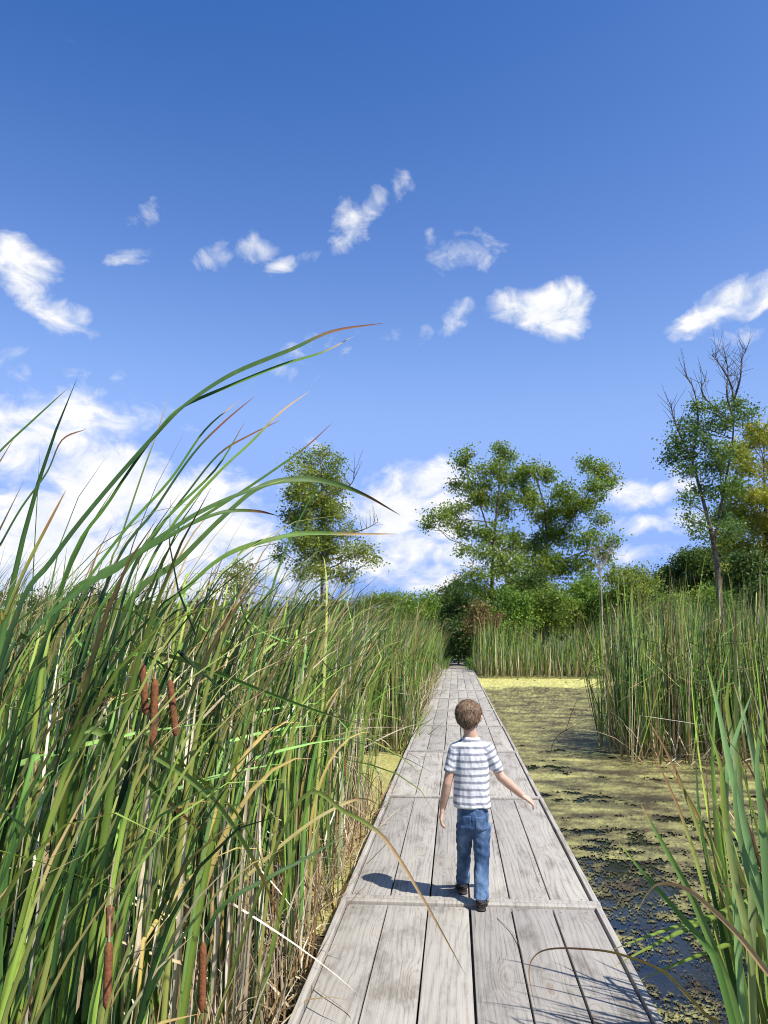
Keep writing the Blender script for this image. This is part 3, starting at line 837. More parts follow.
def branch(p0, p1, r0, r1, rng, sag=0.12, n=7):
    t = np.linspace(0, 1, n)[:, None]
    L = np.linalg.norm(np.array(p1) - p0)
    P = np.array(p0) * (1 - t) + np.array(p1) * t
    P += np.sin(t * math.pi) * rng.normal(0, sag * 0.5, 3) * L + np.array((0, 0, -1)) * (np.sin(t * math.pi) * sag * L * 0.6)
    P[1:-1] += rng.normal(0, 0.012 * L, (n - 2, 3))
    return P, np.linspace(r0, r1, n)


def tree(name, label, cat, Y, trunk, blobs, pal, size=0.16, dens=26, seed=0, depth=0.5, group=None, bark=None, twigs=(), clus=0.42, stems=None, zbase=-0.1):
    """trunk [(px,py,r)], blobs [(px,py,rx,ry)] give the crown its masses; the tree has full depth"""
    rng = np.random.default_rng(900 + seed)
    px0 = trunk[0][0]; b = at(px0, 636, Y); base = np.array((b[0], Y, zbase))
    o = empty(name, tuple(base))
    sc = Y / F_PX
    w = (max(x + rx for x, y, rx, ry in blobs) - min(x - rx for x, y, rx, ry in blobs)) * sc / 2 if blobs else 1.0
    acc = Acc()
    tp = [np.zeros(3)] + [at(px, py, Y + rng.normal(0, 0.03) * w) - base for px, py, r in trunk[1:]]
    tr = [r * 0.55 for _, _, r in trunk]
    C = catmull(tp, 6); RR = np.interp(np.linspace(0, 1, len(C)), np.linspace(0, 1, len(tr)), tr)
    acc.add(*tube(C, RR, 8))
    for st in (stems or []):
        q = [at(px, py, Y + rng.normal(0, 0.12) * w) - base for px, py, r in st]
        q[0] = C[np.argmin(np.linalg.norm(C - q[0], axis=1))]
        c2 = catmull(q, 6); r2 = np.interp(np.linspace(0, 1, len(c2)), np.linspace(0, 1, len(st)), [s[2] * 0.55 for s in st])
        acc.add(*tube(c2, r2, 6)); C = np.concatenate([C, c2]); RR = np.concatenate([RR, r2])
    CL, CR = [], []
    for (px, py, rx, ry) in blobs:
        c = at(px, py, Y + rng.uniform(-1, 1) * depth * w) - base
        ax, az = rx * sc * 0.93, ry * sc * 0.93; ay = (ax + az) / 2 * 1.1
        # limb from the trunk up to the mass
        below = C[:, 2] < c[2] + 0.1
        cand = C[below] if below.any() else C[:1]; cr = RR[below] if below.any() else RR[:1]
        d = np.linalg.norm(cand - c, axis=1) + 0.6 * np.abs(cand[:, 2] - (c[2] - 0.45 * np.linalg.norm(cand[:, :2] - c[:2], axis=1)))
        i = int(np.argmin(d))
        bp, br = branch(cand[i], c, max(0.02, cr[i] * 0.5), 0.012, rng, 0.05)
        acc.add(*tube(bp, br, 5))
        k = max(4, int(ax * az * 5.0 / (clus ** 2)))
        u = rng.normal(0, 1, (k, 3)); u /= np.linalg.norm(u, axis=1, keepdims=True)
        rr = rng.random(k)[:, None] ** 0.45
        cl = c + u * rr * np.array((ax, ay, az))
        for q in cl[:: 2]:
            bp2, br2 = branch(bp[int(rng.integers(2, len(bp)))], q, 0.018, 0.006, rng, 0.05, 4)
            acc.add(*tube(bp2, br2, 4))
        CL.append(cl); CR.append(np.tile((clus * 1.18, clus * 1.18, clus * 0.95), (k, 1)) * rng.uniform(0.6, 1.3, (k, 1)))
    for tw in twigs:
        q = [at(px, py, Y + rng.normal(0, 0.08) * w) - base for px, py in tw]
        q[0] = C[np.argmin(np.linalg.norm(C - q[0], axis=1))]
        c2 = catmull(q, 5); acc.add(*tube(c2, np.linspace(0.045, 0.012, len(c2)), 4))
        for j in range(2, len(c2), 1):
            for _ in range(2):
                e = c2[j] + rng.normal(0, 0.35, 3) + (0, 0, 0.55)
                bp2, br2 = branch(c2[j], e, 0.014, 0.006, rng, 0.05, 4); acc.add(*tube(bp2, br2, 3))
    acc.make('trunk', bark or M_BARK, o, smooth=True)
    if CL:
        V, F, Cc = leaves(rng, np.concatenate(CL), np.concatenate(CR), int(dens * 3.6), size * 0.86, [(tuple(1.95 * q for q in a), b) for a, b in pal])
        mk('crown', V, F, M_TREE, o, Cc)
    tag(o, label, cat, group)
    return o


TG = 'trees beyond the marsh'
# centre pair
tree('tree', 'tall airy tree with pointed double top, left one of the central pair', 'tree', 48,
     [(491, 640, .26), (492, 590, .2), (494, 540, .15), (499, 490, .09), (500, 450, .03)],
     [(465, 462, 10, 17), (463, 485, 12, 12), (500, 452, 10, 14), (492, 472, 16, 14), (505, 478, 12, 14), (478, 500, 18, 14), (502, 505, 18, 16),
      (438, 518, 15, 8), (455, 512, 16, 10), (430, 524, 6, 4), (470, 530, 18, 9), (495, 535, 22, 14), (475, 550, 18, 9), (500, 565, 24, 14), (515, 545, 14, 16), (480, 575, 16, 9), (520, 585, 24, 14), (498, 598, 24, 12), (455, 527, 10, 5), (482, 485, 12, 10), (512, 460, 7, 8)],
     GT, .17, 22, 1, .45, TG,
     stems=[[(494, 545, .12), (480, 505, .07), (466, 470, .03)], [(496, 520, .08), (470, 520, .05), (440, 520, .02)]])
tree('tree', 'broad tree with a forked crown reaching right, right one of the central pair', 'tree', 50,
     [(543, 640, .30), (545, 590, .25), (546, 550, .2), (545, 510, .12), (535, 475, .05)],
     [(530, 470, 16, 9), (520, 478, 12, 12), (545, 478, 10, 14), (528, 498, 20, 14), (545, 515, 20, 16), (565, 495, 16, 14), (575, 510, 18, 14),
      (588, 466, 12, 9), (605, 472, 12, 10), (598, 488, 16, 12), (612, 480, 8, 8), (592, 505, 12, 8), (600, 520, 10, 8), (560, 535, 22, 14), (590, 540, 18, 10), (610, 545, 9, 9), (535, 545, 18, 16), (555, 565, 24, 14), (580, 565, 16, 12), (540, 585, 24, 14), (520, 565, 12, 12), (548, 560, 14, 14), (600, 555, 12, 8)],
     GT, .17, 24, 2, .45, TG,
     stems=[[(546, 550, .15), (570, 520, .1), (590, 490, .06), (600, 468, .02)], [(546, 570, .12), (575, 555, .07), (605, 545, .03)]])
tree('tree', 'lone slender olive tree rising above the left cattails', 'tree', 42,
     [(322, 640, .20), (322, 590, .16), (323, 540, .12), (322, 490, .07), (320, 452, .02)],
     [(320, 455, 14, 9), (305, 462, 12, 10), (335, 463, 11, 10), (292, 470, 9, 7), (318, 478, 22, 14), (338, 485, 14, 12), (295, 490, 14, 12), (312, 505, 22, 14),
      (335, 512, 16, 14), (292, 518, 12, 10), (320, 530, 22, 12), (345, 530, 10, 9), (300, 540, 18, 10), (330, 552, 22, 12), (285, 553, 12, 8), (355, 552, 16, 9), (370, 548, 10, 8), (372, 560, 8, 6), (310, 570, 24, 12), (340, 575, 20, 10), (308, 478, 16, 12), (305, 495, 16, 14), (325, 495, 16, 14), (302, 520, 16, 14), (325, 515, 18, 14), (330, 540, 18, 12), (310, 545, 18, 12), (315, 560, 20, 10)],
     GOLIVE, .15, 22, 3, .45, TG, twigs=[[(335, 500), (350, 485), (355, 470)], [(345, 540), (362, 530), (378, 522)]])
tree('small_tree', 'small leafy tree half hidden by the left cattails, left of the lone tree', 'tree', 40,
     [(240, 640, .1), (241, 600, .08), (240, 565, .04)], [(240, 562, 10, 7), (232, 575, 10, 9), (248, 574, 11, 9), (240, 590, 14, 9), (228, 590, 8, 6)], GOLIVE, .14, 20, 4, .45, TG)
tree('small_tree', 'dark leafy treetop showing between the leaves far left', 'tree', 40,
     [(100, 640, .1), (100, 610, .08), (100, 590, .04)], [(98, 592, 12, 8), (108, 604, 12, 9), (92, 610, 14, 9)], GDARK, .14, 20, 44, .45, TG)
# right hand tall ash with bare top
tree('tree', 'tall leaning tree with bare dead branches at its top, near the right picture edge', 'tree', 34,
     [(721, 640, .26), (719, 590, .22), (714, 545, .18), (703, 500, .13), (692, 460, .08)],
     [(682, 428, 12, 8), (672, 440, 9, 9), (690, 440, 12, 10), (680, 455, 16, 9), (700, 425, 12, 9), (705, 445, 14, 12), (698, 405, 9, 6), (668, 458, 6, 5), (690, 470, 14, 10), (712, 408, 14, 8), (722, 425, 14, 12),
      (735, 405, 12, 9), (715, 465, 18, 14), (690, 500, 12, 7), (705, 490, 14, 10), (725, 490, 18, 14), (695, 520, 12, 8), (715, 520, 16, 12), (700, 535, 10, 7), (730, 530, 14, 12), (748, 412, 12, 10), (726, 455, 14, 12)],
     GASH, .13, 20, 5, .5, TG,
     twigs=[[(690, 455), (698, 420), (694, 390), (686, 375)], [(698, 420), (703, 395), (706, 378)], [(690, 455), (676, 425), (671, 405)], [(733, 400), (731, 385), (720, 365), (712, 355)], [(733, 400), (740, 380), (742, 360), (746, 350)], [(733, 420), (727, 395), (728, 372), (725, 355)]],
     stems=[[(715, 545, .12), (724, 490, .09), (732, 445, .07), (734, 410, .04), (732, 385, .02)]], clus=.34)
tree('tree', 'golden green broad tree at the right picture edge behind the leaning tree', 'tree', 44,
     [(765, 640, .32), (765, 580, .28), (766, 520, .2), (764, 460, .1)],
     [(752, 445, 14, 10), (765, 440, 14, 10), (745, 465, 18, 12), (770, 465, 16, 14), (740, 490, 16, 14), (765, 495, 22, 16), (750, 520, 22, 14), (775, 530, 22, 16), (745, 545, 20, 14), (732, 510, 16, 16), (728, 540, 16, 14), (735, 450, 12, 10), (755, 430, 12, 8), (790, 480, 22, 22), (795, 530, 25, 25), (760, 570, 22, 14), (735, 570, 18, 14)],
     GGOLD, .17, 26, 6, .6, TG)
for i, (lab, Y, px, bl, pal) in enumerate([
    ('dark rounded tree just left of the leaning tree on the right', 52, 690, [(690, 562, 20, 14), (672, 572, 16, 12), (710, 560, 20, 16), (665, 585, 18, 12), (695, 585, 26, 14), (715, 585, 18, 16), (725, 555, 14, 14)], GDARK),
    ('dark shrubby tree under the golden tree at the right edge', 36, 752, [(750, 565, 20, 16), (770, 575, 22, 18), (735, 585, 20, 14), (765, 595, 26, 14), (790, 590, 24, 20)], GDARK),
]):
    tree('tree', lab, 'tree', Y, [(px, 640, .2), (px + 1, 600, .15), (px, 575, .08)], bl, pal, .17, 40, 10 + i, .6, TG)
SG = 'shrubs behind the far cattails'
shrubs = [
    ('bright olive shrub right of the pale snag', 44, 632, [(620, 580, 16, 10), (637, 575, 14, 10), (650, 585, 14, 9), (630, 595, 22, 10), (612, 597, 12, 9)], GOLIVE, .5),
    ('green shrub between the broad tree and the pale snag', 46, 588, [(575, 590, 16, 9), (592, 585, 14, 10), (600, 598, 16, 9), (580, 603, 20, 10)], GBUSH, .5),
    ('green shrub at the foot of the broad tree', 43, 545, [(535, 598, 18, 9), (555, 600, 18, 9), (545, 610, 24, 9)], GT, .5),
    ('yellow green shrub at the foot of the pointed tree', 42, 512, [(505, 597, 12, 8), (520, 603, 16, 9), (508, 612, 18, 9)], GBUSH, .5),
    ('reddish shrub just right of the dark gap at the boardwalk end', 38, 483, [(480, 612, 10, 7), (490, 618, 11, 8), (478, 622, 9, 7)], GRED, .5),
    ('added bush in shade-dark leaves filling the shady gap behind the boardwalk end', 44, 458, [(455, 598, 14, 10), (470, 605, 12, 10), (460, 615, 18, 12), (455, 630, 16, 12), (468, 636, 12, 10), (446, 622, 9, 10), (458, 646, 16, 9), (449, 652, 10, 8), (463, 654, 10, 7), (456, 638, 14, 9), (447, 636, 8, 9)], GDARK, .4),  # added leaf mass; its dark palette paints the shade of the gap
    ('round green bush left of the dark gap', 46, 425, [(428, 600, 14, 8), (415, 606, 14, 9), (438, 610, 9, 8), (425, 618, 16, 10), (405, 612, 12, 9), (436, 628, 9, 9)], GBUSH, .5),
    ('small dark tree rising over the gap at the boardwalk end', 58, 461, [(461, 584, 12, 8), (450, 592, 12, 8), (472, 592, 12, 8), (440, 600, 10, 7)], GDARK, .5),
    ('far green bush line end above the left cattails', 60, 395, [(385, 598, 16, 7), (400, 600, 16, 7), (370, 604, 14, 7), (410, 608, 16, 8)], GT, .5),
    ('dark bush low between the two tall centre trees', 45, 530, [(520, 585, 14, 10), (535, 580, 12, 12), (525, 600, 18, 10)], GDARK, .5),
    ('shaded shrub left of the golden tree foot', 40, 705, [(690, 600, 16, 9), (712, 598, 16, 9), (675, 603, 14, 8), (730, 600, 16, 10)], GBUSH, .5),
    ('dark shrub behind the bright olive shrub', 52, 655, [(650, 598, 16, 9), (665, 600, 16, 9), (640, 600, 14, 9)], GDARK, .5),
]
for i, (lab, Y, px, bl, pal, dp) in enumerate(shrubs):
    bl = bl + [(x, y + 16, rx, ry) for x, y, rx, ry in bl if y + 16 < 634]
    tree('shrub', lab, 'shrub', Y, [(px, 640, .1), (px + 1, 622, .08), (px, 608, .04)], bl, pal, .16, 34, 30 + i, dp, SG)
# pale snag
tree('dead_tree', 'thin pale dead tree trunk standing in front of the olive shrub', 'dead tree', 34,
     [(602, 640, .055), (602, 610, .05), (601, 580, .04), (600, 558, .02)], [], GT, seed=50, bark=M_PALEBARK, twigs=[[(601, 575), (596, 562), (594, 552)], [(601, 570), (607, 560), (609, 552)]])
tree('dead_tree', 'short pale dead branch leaning left beside the thin dead trunk', 'dead tree', 34,
     [(618, 640, .05), (616, 620, .045), (611, 603, .03)], [], GT, seed=51, bark=M_PALEBARK)

# far woodland
rng2 = np.random.default_rng(77)
k = 1700
Cw = np.stack([rng2.uniform(-170, 170, k), rng2.uniform(78, 125, k), np.zeros(k)], 1)
hh = 4.6 + 1.8 * fbm(Cw[:, 0] * 0.05, Cw[:, 1] * 0.05, 2) + np.clip(Cw[:, 0] - 15, 0, 40) * 0.12
Cw[:, 2] = rng2.uniform(0, 1, k) ** 0.7 * hh
V, F, C = leaves(rng2, Cw, np.tile((2.6, 2.6, 1.4), (k, 1)), 130, .6, GDARK + GT)
tag(mk('far_woodland', V, F, M_TREE, None, C), 'low dark line of distant woods along the horizon', 'woods', None, 'stuff')

# grass at the boardwalk end
n = 9000
gx = rng.uniform(-3.5, 3.5, n); gy = rng.uniform(36.2, 46, n)
keep = np.abs(gx) > 0.55 + rng.uniform(-0.15, 0.3, n)
B = np.stack([gx, gy, np.full(n, -0.12)], 1)[keep]; m = len(B)
gp = np.array([(0.14, 0.25, 0.04), (0.20, 0.30, 0.05), (0.10, 0.18, 0.03)])
V, F, C = ribbons(rng, B, rng.uniform(0.25, 0.8, m), rng.normal(0, .3, (m, 2)), rng.normal(0, .7, (m, 2)), rng.uniform(1, 2, m), rng.uniform(0.02, 0.04, m), rng.uniform(0, 3, m), np.zeros(m), 3, gp[rng.integers(0, 3, m)], gp[rng.integers(0, 3, m)], np.full(m, .8))
tag(mk('grass', V, F, M_REEDFAR, None, C), 'bright green grass around the far end of the boardwalk', 'grass', None, 'stuff')

# ------------------------------------------------------------------ the boy
def voxel(acc_spheres, name, mat, parent, vox=0.004, smooth_it=4, disp=None):
    """acc_spheres: list of (center, (rx,ry,rz), 3x3 or None); merged into one skin"""
    bm = bmesh.new()
    for c, r, rot in acc_spheres:
        M = Matrix.Translation(Vector(c)) @ (rot.to_4x4() if rot is not None else Matrix.Identity(4)) @ Matrix.Diagonal((*r, 1))
        bmesh.ops.create_icosphere(bm, subdivisions=2, radius=1.0, matrix=M)
    me = bpy.data.meshes.new(name); bm.to_mesh(me); bm.free()
    o = bpy.data.objects.new(name, me); COL.objects.link(o)
    md = o.modifiers.new('r', 'REMESH'); md.mode = 'VOXEL'; md.voxel_size = vox
    sm = o.modifiers.new('s', 'SMOOTH'); sm.iterations = smooth_it; sm.factor = 0.5
    dg = bpy.context.evaluated_depsgraph_get()
    me2 = bpy.data.meshes.new_from_object(o.evaluated_get(dg))
    o.modifiers.clear(); o.data = me2; bpy.data.meshes.remove(me)
    n = len(me2.vertices)
    co = np.empty(n * 3, np.float32); me2.vertices.foreach_get('co', co); co = co.reshape(-1, 3)
    if disp is not None:
        no = np.empty(n * 3, np.float32); me2.vertices.foreach_get('normal', no); no = no.reshape(-1, 3)
        co = co + no * disp(co)[:, None]
        me2.vertices.foreach_set('co', co.astype(np.float32).ravel())
    me2.polygons.foreach_set('use_smooth', np.ones(len(me2.polygons), bool))
    me2.materials.clear(); me2.materials.append(mat); me2.update()
    o.parent = parent
    return o


def limb(out, pts, rad, flat=1.0, step=0.35):
    """tapered chain of overlapping spheres; rad entries are r or (rx,ry,rz)"""
    for i in range(len(pts) - 1):
        a, b = np.array(pts[i], float), np.array(pts[i + 1], float)
        ra = np.array(rad[i] if hasattr(rad[i], '__len__') else (rad[i],) * 3); rb = np.array(rad[i + 1] if hasattr(rad[i + 1], '__len__') else (rad[i + 1],) * 3)
        L = np.linalg.norm(b - a); n = max(2, int(L / (min(ra.min(), rb.min()) * step)) + 1)
        for t in np.linspace(0, 1, n):
            out.append((a * (1 - t) + b * t, tuple(ra * (1 - t) + rb * t), None))


def build_boy():
    skin, nt, out = new_mat('skin')
    tc = nd(nt, 'ShaderNodeTexCoord'); nz = noise_n(nt, tc.outputs['Object'], 14, 4)
    c = ramp(nt, nz, [(0.3, (0.63, 0.39, 0.27)), (0.7, (0.73, 0.48, 0.35))])
    p = nd(nt, 'ShaderNodeBsdfPrincipled'); p.inputs['Roughness'].default_value = 0.5
    p.inputs['Subsurface Weight'].default_value = 0.15; p.inputs['Subsurface Radius'].default_value = (0.02, 0.008, 0.004)
    p.inputs['Subsurface Scale'].default_value = 0.5
    nt.links.new(c, p.inputs['Base Color']); nt.links.new(p.outputs[0], out.inputs[0])

    shirt, nt, out = new_mat('striped_jersey')
    tc = nd(nt, 'ShaderNodeTexCoord'); sx = nd(nt, 'ShaderNodeSeparateXYZ'); nt.links.new(tc.outputs['Object'], sx.inputs[0])
    wz = noise_n(nt, tc.outputs['Object'], 9, 2)
    z = mathn(nt, 'ADD', sx.outputs[2], mathn(nt, 'MULTIPLY', wz, 0.012))
    # sleeves: stripes tilt with the arm
    tilt = mathn(nt, 'MULTIPLY', mathn(nt, 'MAXIMUM', mathn(nt, 'SUBTRACT', mathn(nt, 'ABSOLUTE', sx.outputs[0]), 0.095), 0.0), 0.55)
    z = mathn(nt, 'ADD', z, mathn(nt, 'MULTIPLY', tilt, -1.0))
    s = mathn(nt, 'FRACT', mathn(nt, 'DIVIDE', z, 0.0385))
    tri = mathn(nt, 'ABSOLUTE', mathn(nt, 'SUBTRACT', s, 0.5))
    band = mathn(nt, 'MULTIPLY', mathn(nt, 'SUBTRACT', 0.235, tri), 11.0, clamp=True)
    marl = noise_n(nt, mapping(nt, tc.outputs['Object'], (60, 60, 260)), 1.0, 3, 0.8)
    grey = ramp(nt, marl, [(0.3, (0.20, 0.21, 0.26)), (0.55, (0.34, 0.35, 0.40)), (0.75, (0.54, 0.55, 0.59))])
    top = mathn(nt, 'LESS_THAN', sx.outputs[2], 0.925)
    c = mixcol(nt, mathn(nt, 'MULTIPLY', band, top), (0.80, 0.80, 0.80), grey)
    p = nd(nt, 'ShaderNodeBsdfPrincipled'); p.inputs['Roughness'].default_value = 0.9; p.inputs['Specular IOR Level'].default_value = 0.1
    nt.links.new(c, p.inputs['Base Color'])
    b = nd(nt, 'ShaderNodeBump'); b.inputs['Strength'].default_value = 0.4; b.inputs['Distance'].default_value = 0.01
    nt.links.new(noise_n(nt, mapping(nt, tc.outputs['Object'], (1, 1, 0.5)), 22, 3), b.inputs['Height']); nt.links.new(b.outputs[0], p.inputs['Normal'])
    nt.links.new(p.outputs[0], out.inputs[0])

    denim, nt, out = new_mat('blue_denim')
    tc = nd(nt, 'ShaderNodeTexCoord')
    n1 = noise_n(nt, mapping(nt, tc.outputs['Object'], (1, 1, 0.45)), 13, 5, 0.65)
    n2 = noise_n(nt, tc.outputs['Object'], 300, 2, 0.7)
    c = ramp(nt, mathn(nt, 'MULTIPLY_ADD', n2, 0.25, n1), [(0.42, (0.022, 0.045, 0.10)), (0.6, (0.06, 0.115, 0.22)), (0.8, (0.18, 0.27, 0.42))])
    p = nd(nt, 'ShaderNodeBsdfPrincipled'); p.inputs['Roughness'].default_value = 0.85; p.inputs['Specular IOR Level'].default_value = 0.15
    nt.links.new(c, p.inputs['Base Color'])
    b = nd(nt, 'ShaderNodeBump'); b.inputs['Strength'].default_value = 0.5; b.inputs['Distance'].default_value = 0.01
    nt.links.new(n1, b.inputs['Height']); nt.links.new(b.outputs[0], p.inputs['Normal'])
    nt.links.new(p.outputs[0], out.inputs[0])

    hairm = leaf_mat('brown_hair', 0.1, 0.55, 0.3, 0.0, 60)
    leather = simple_mat('black_sandal', (0.025, 0.022, 0.02), 0.6, 0.4, 60, 0.4)
    sole = simple_mat('tan_sole', (0.12, 0.085, 0.06), 0.8, 0.2, 60, 0.3)
    eyem = simple_mat('eye', (0.75, 0.73, 0.70), 0.2, 0.5, 5, 0.05)
    irism = simple_mat('iris', (0.05, 0.03, 0.02), 0.2, 0.5, 5, 0.1)

    Y0 = 4.86
    ro = on_z(472, 905, 0); X0 = ro[0]
    root = empty('person', (X0, Y0, 0))
    O = np.array((X0, Y0, 0))
    def J(px, py, dy=0.0): return at(px, py, Y0 + dy) - O
    rf = on_z(481.5, 911, 0.0) - O     # right heel on the deck
    lf = on_z(463.0, 894, 0.0) - O
    head = J(469, 716.5, 0.02)
    body = []
    # skull, face, neck (head tipped a little down and to the right)
    Rh = (Matrix.Rotation(math.radians(-14), 3, 'X') @ Matrix.Rotation(math.radians(-16), 3, 'Z'))
    def H(x, y, z): return head + np.array(Rh @ Vector((x, y, z))) * 1.03
    body.append((H(0, -0.005, 0.012), (0.072, 0.084, 0.075), Rh))
    body.append((H(0, 0.030, -0.028), (0.050, 0.048, 0.052), Rh))
    body.append((H(0, 0.052, -0.062), (0.024, 0.020, 0.017), Rh))
    body.append((H(0, 0.083, -0.020), (0.009, 0.013, 0.010), Rh)); body.append((H(0, 0.078, -0.008), (0.006, 0.009, 0.016), Rh))
    body.append((H(0, 0.073, -0.046), (0.018, 0.006, 0.0045), Rh)); body.append((H(0, 0.072, -0.053), (0.015, 0.006, 0.004), Rh))
    for sx in (-1, 1):
        body.append((H(sx * 0.030, 0.060, -0.022), (0.018, 0.016, 0.016), Rh))
        body.append((H(sx * 0.024, 0.070, 0.012), (0.018, 0.008, 0.006), Rh))
        body.append((H(sx * 0.068, -0.004, -0.014), (0.007, 0.013, 0.020), Rh))
        body.append((H(sx * 0.074, -0.010, -0.006), (0.006, 0.009, 0.014), Rh))
    nb = J(470.5, 734.5, 0.0)
    limb(body, [H(0, -0.018, -0.035), nb], [(0.037, 0.037, 0.034), (0.040, 0.038, 0.034)])
    # trunk
    ch = J(471, 756, 0.0); wa = J(471.5, 795, 0.0); hp = J(473, 818, 0.0)
    limb(body, [nb + (0, 0, -.02), ch, wa, hp], [(0.05, 0.035, 0.03), (0.088, 0.052, 0.05), (0.078, 0.052, 0.05), (0.083, 0.058, 0.05)])
    lsh, lel, lwr = J(455.5, 749), J(447.5, 783, -0.01), J(442.5, 808, 0.03)
    rsh, rel, rwr = J(487.5, 749), J(501, 777, 0.0), J(521.5, 795, 0.08)
    limb(body, [ch + (0, 0, .02), lsh], [0.04, 0.034]); limb(body, [ch + (0, 0, .02), rsh], [0.04, 0.034])
    limb(body, [lsh, (lsh + lel) / 2, lel, (lel * 0.65 + lwr * 0.35), lwr], [0.036, 0.032, 0.027, 0.028, 0.0195])
    limb(body, [rsh, (rsh + rel) / 2, rel, (rel * 0.65 + rwr * 0.35), rwr], [0.036, 0.032, 0.027, 0.028, 0.0195])

    def hand(wr, tipdir, palmn, side, S=1.18):
        """tipdir: along the fingers; palmn: palm normal; side: thumb side direction"""
        d = np.array(tipdir, float); d /= np.linalg.norm(d)
        n = np.array(palmn, float); n -= d * (n @ d); n /= np.linalg.norm(n)
        s = np.cross(n, d); s = s if s @ np.array(side) > 0 else -s
        for t in np.linspace(0, 1, 7):
            for u in (-1, -0.33, 0.33, 1):
                body.append((wr + (d * (0.008 + 0.042 * t) + s * u * (0.008 + 0.009 * t)) * S, (0.0125, 0.0125, 0.0125) if t < 0.3 else (0.0110, 0.0110, 0.0110), None))
        for k, (u, L) in enumerate(zip((1.15, 0.4, -0.4, -1.1), (0.040, 0.045, 0.041, 0.032))):
            L *= S; a = wr + (d * 0.052 + s * u * 0.020) * S
            cu = 0.35 + 0.12 * k
            m1 = a + (d + s * u * 0.10) * L * 0.45 + n * L * 0.10
            m2 = m1 + (d * 0.85 + n * cu) * L * 0.35
            e = m2 + (d * 0.6 + n * (cu + 0.35)) * L * 0.3
            limb(body, [a, m1, m2, e], [0.0080, 0.0074, 0.0069, 0.006], step=0.4)
        a = wr + d * 0.014 + s * 0.014
        limb(body, [a, a + d * 0.018 + s * 0.016 + n * 0.006, a + d * 0.038 + s * 0.020 + n * 0.012], [0.009, 0.0075, 0.0058], step=0.35)
    hand(lwr, J(440.5, 822, 0.03) - lwr, (1, 0.1, 0), (0, 1, 0))
    hand(rwr, J(531, 801, 0.10) - rwr, (-0.2, 0.3, -0.9), (0, 1, 0.1))
    # legs
    rh_, rk, ra = J(481.5, 826), J(482, 862, -0.02), rf + np.array((0, 0.02, 0.062))
    lh_, lk, la = J(464.5, 826), J(464, 856, 0.10), lf + np.array((0, 0.02, 0.068))
    for h_, k_, a_ in ((rh_, rk, ra), (lh_, lk, la)):
        limb(body, [h_, k_, k_ * 0.6 + a_ * 0.4, a_], [0.042, 0.028, 0.028, 0.021])
    for f_, zz in ((rf, 0.0), (lf, 0.0)):
        tip = f_ + np.array((0.012 if f_ is rf else -0.008, 0.150, 0))
        limb(body, [f_ + (0, 0.012, 0.034), f_ + (0, 0.045, 0.036), f_ * 0.45 + tip * 0.55 + (0, 0, 0.030), tip + (0, -0.02, 0.024)], [(0.023, 0.024, 0.022), (0.023, 0.024, 0.026), (0.027, 0.024, 0.014), (0.027, 0.02, 0.010)])
        for q in range(5):
            x = (-0.020 + q * 0.010)
            big = 0 if f_ is rf else 4
            limb(body, [tip + (x, -0.01, 0.022), tip + (x, 0.012 - abs(q - big) * 0.004, 0.020)], [0.0065, 0.0058])
        a_ = ra if f_ is rf else la
        limb(body, [a_, f_ + (0, 0.02, 0.038)], [0.023, 0.024])
    voxel(body, 'body', skin, root, 0.0042, 3)

    # t-shirt
    sh = []
    limb(sh, [nb + (0, 0, -0.022), nb * 0.5 + ch * 0.5], [(0.056, 0.046, 0.012), (0.085, 0.056, 0.028)])
    limb(sh, [nb * 0.45 + ch * 0.55, ch, wa, J(472, 806)], [(0.102, 0.062, 0.034), (0.112, 0.070, 0.04), (0.108, 0.072, 0.035), (0.115, 0.080, 0.012)], step=0.25)
    for s_, e_ in ((lsh, lel), (rsh, rel)):
        c_ = nb * 0.75 + ch * 0.25
        limb(sh, [c_ + (0, 0, -0.004), s_ + (0, 0, 0.000)], [(0.045, 0.045, 0.026), (0.044, 0.044, 0.034)])
        limb(sh, [ch + (0, 0, 0.01), s_ + (0, 0, -0.02)], [(0.06, 0.055, 0.045), (0.038, 0.042, 0.030)])
        mid = s_ + (e_ - s_) * (0.60 if s_ is lsh else 0.72)
        limb(sh, [s_ + (0, 0, 0.003), mid], [(0.041, 0.042, 0.036), (0.041, 0.043, 0.018)])
    def fold(co):
        a = fbm(co[:, 0] * 16 + 3, co[:, 2] * 7 + co[:, 1] * 6, 3) * 0.007
        low = np.clip((0.75 - co[:, 2]) / 0.25, 0, 1)
        return a + 0.004 * low * np.sin(co[:, 0] * 70 + co[:, 2] * 25) * 0.7
    voxel(sh, 't_shirt', shirt, root, 0.0045, 5, fold)

    # jeans
    je = []
    limb(je, [J(472.5, 806), hp, J(473, 826)], [(0.092, 0.066, 0.012), (0.096, 0.072, 0.04), (0.092, 0.068, 0.03)])
    for h_, k_, f_, w0, w1 in ((rh_, rk, rf, 0.056, 0.045), (lh_, lk, lf, 0.054, 0.042)):
        hem = f_ + np.array((0, 0.022, 0.062))
        limb(je, [h_ + (0, 0, -0.005), k_, hem * 0.55 + k_ * 0.45, hem], [(w0, 0.06, 0.05), (w1, 0.049, 0.04), (w1 - .001, 0.048, 0.03), (w1 + .001, 0.052, 0.010)], step=0.25)
    def jf(co):
        a = fbm(co[:, 0] * 14, co[:, 2] * 13 + co[:, 0] * 8, 3) * 0.006
        kn = np.exp(-((co[:, 2] - 0.30) / 0.10) ** 2) + np.exp(-((co[:, 2] - 0.10) / 0.05) ** 2) * 0.9
        return a + kn * 0.0014 * np.sin(co[:, 2] * 130 + co[:, 0] * 40)
    jo = voxel(je, 'jeans', denim, root, 0.0045, 4, jf)
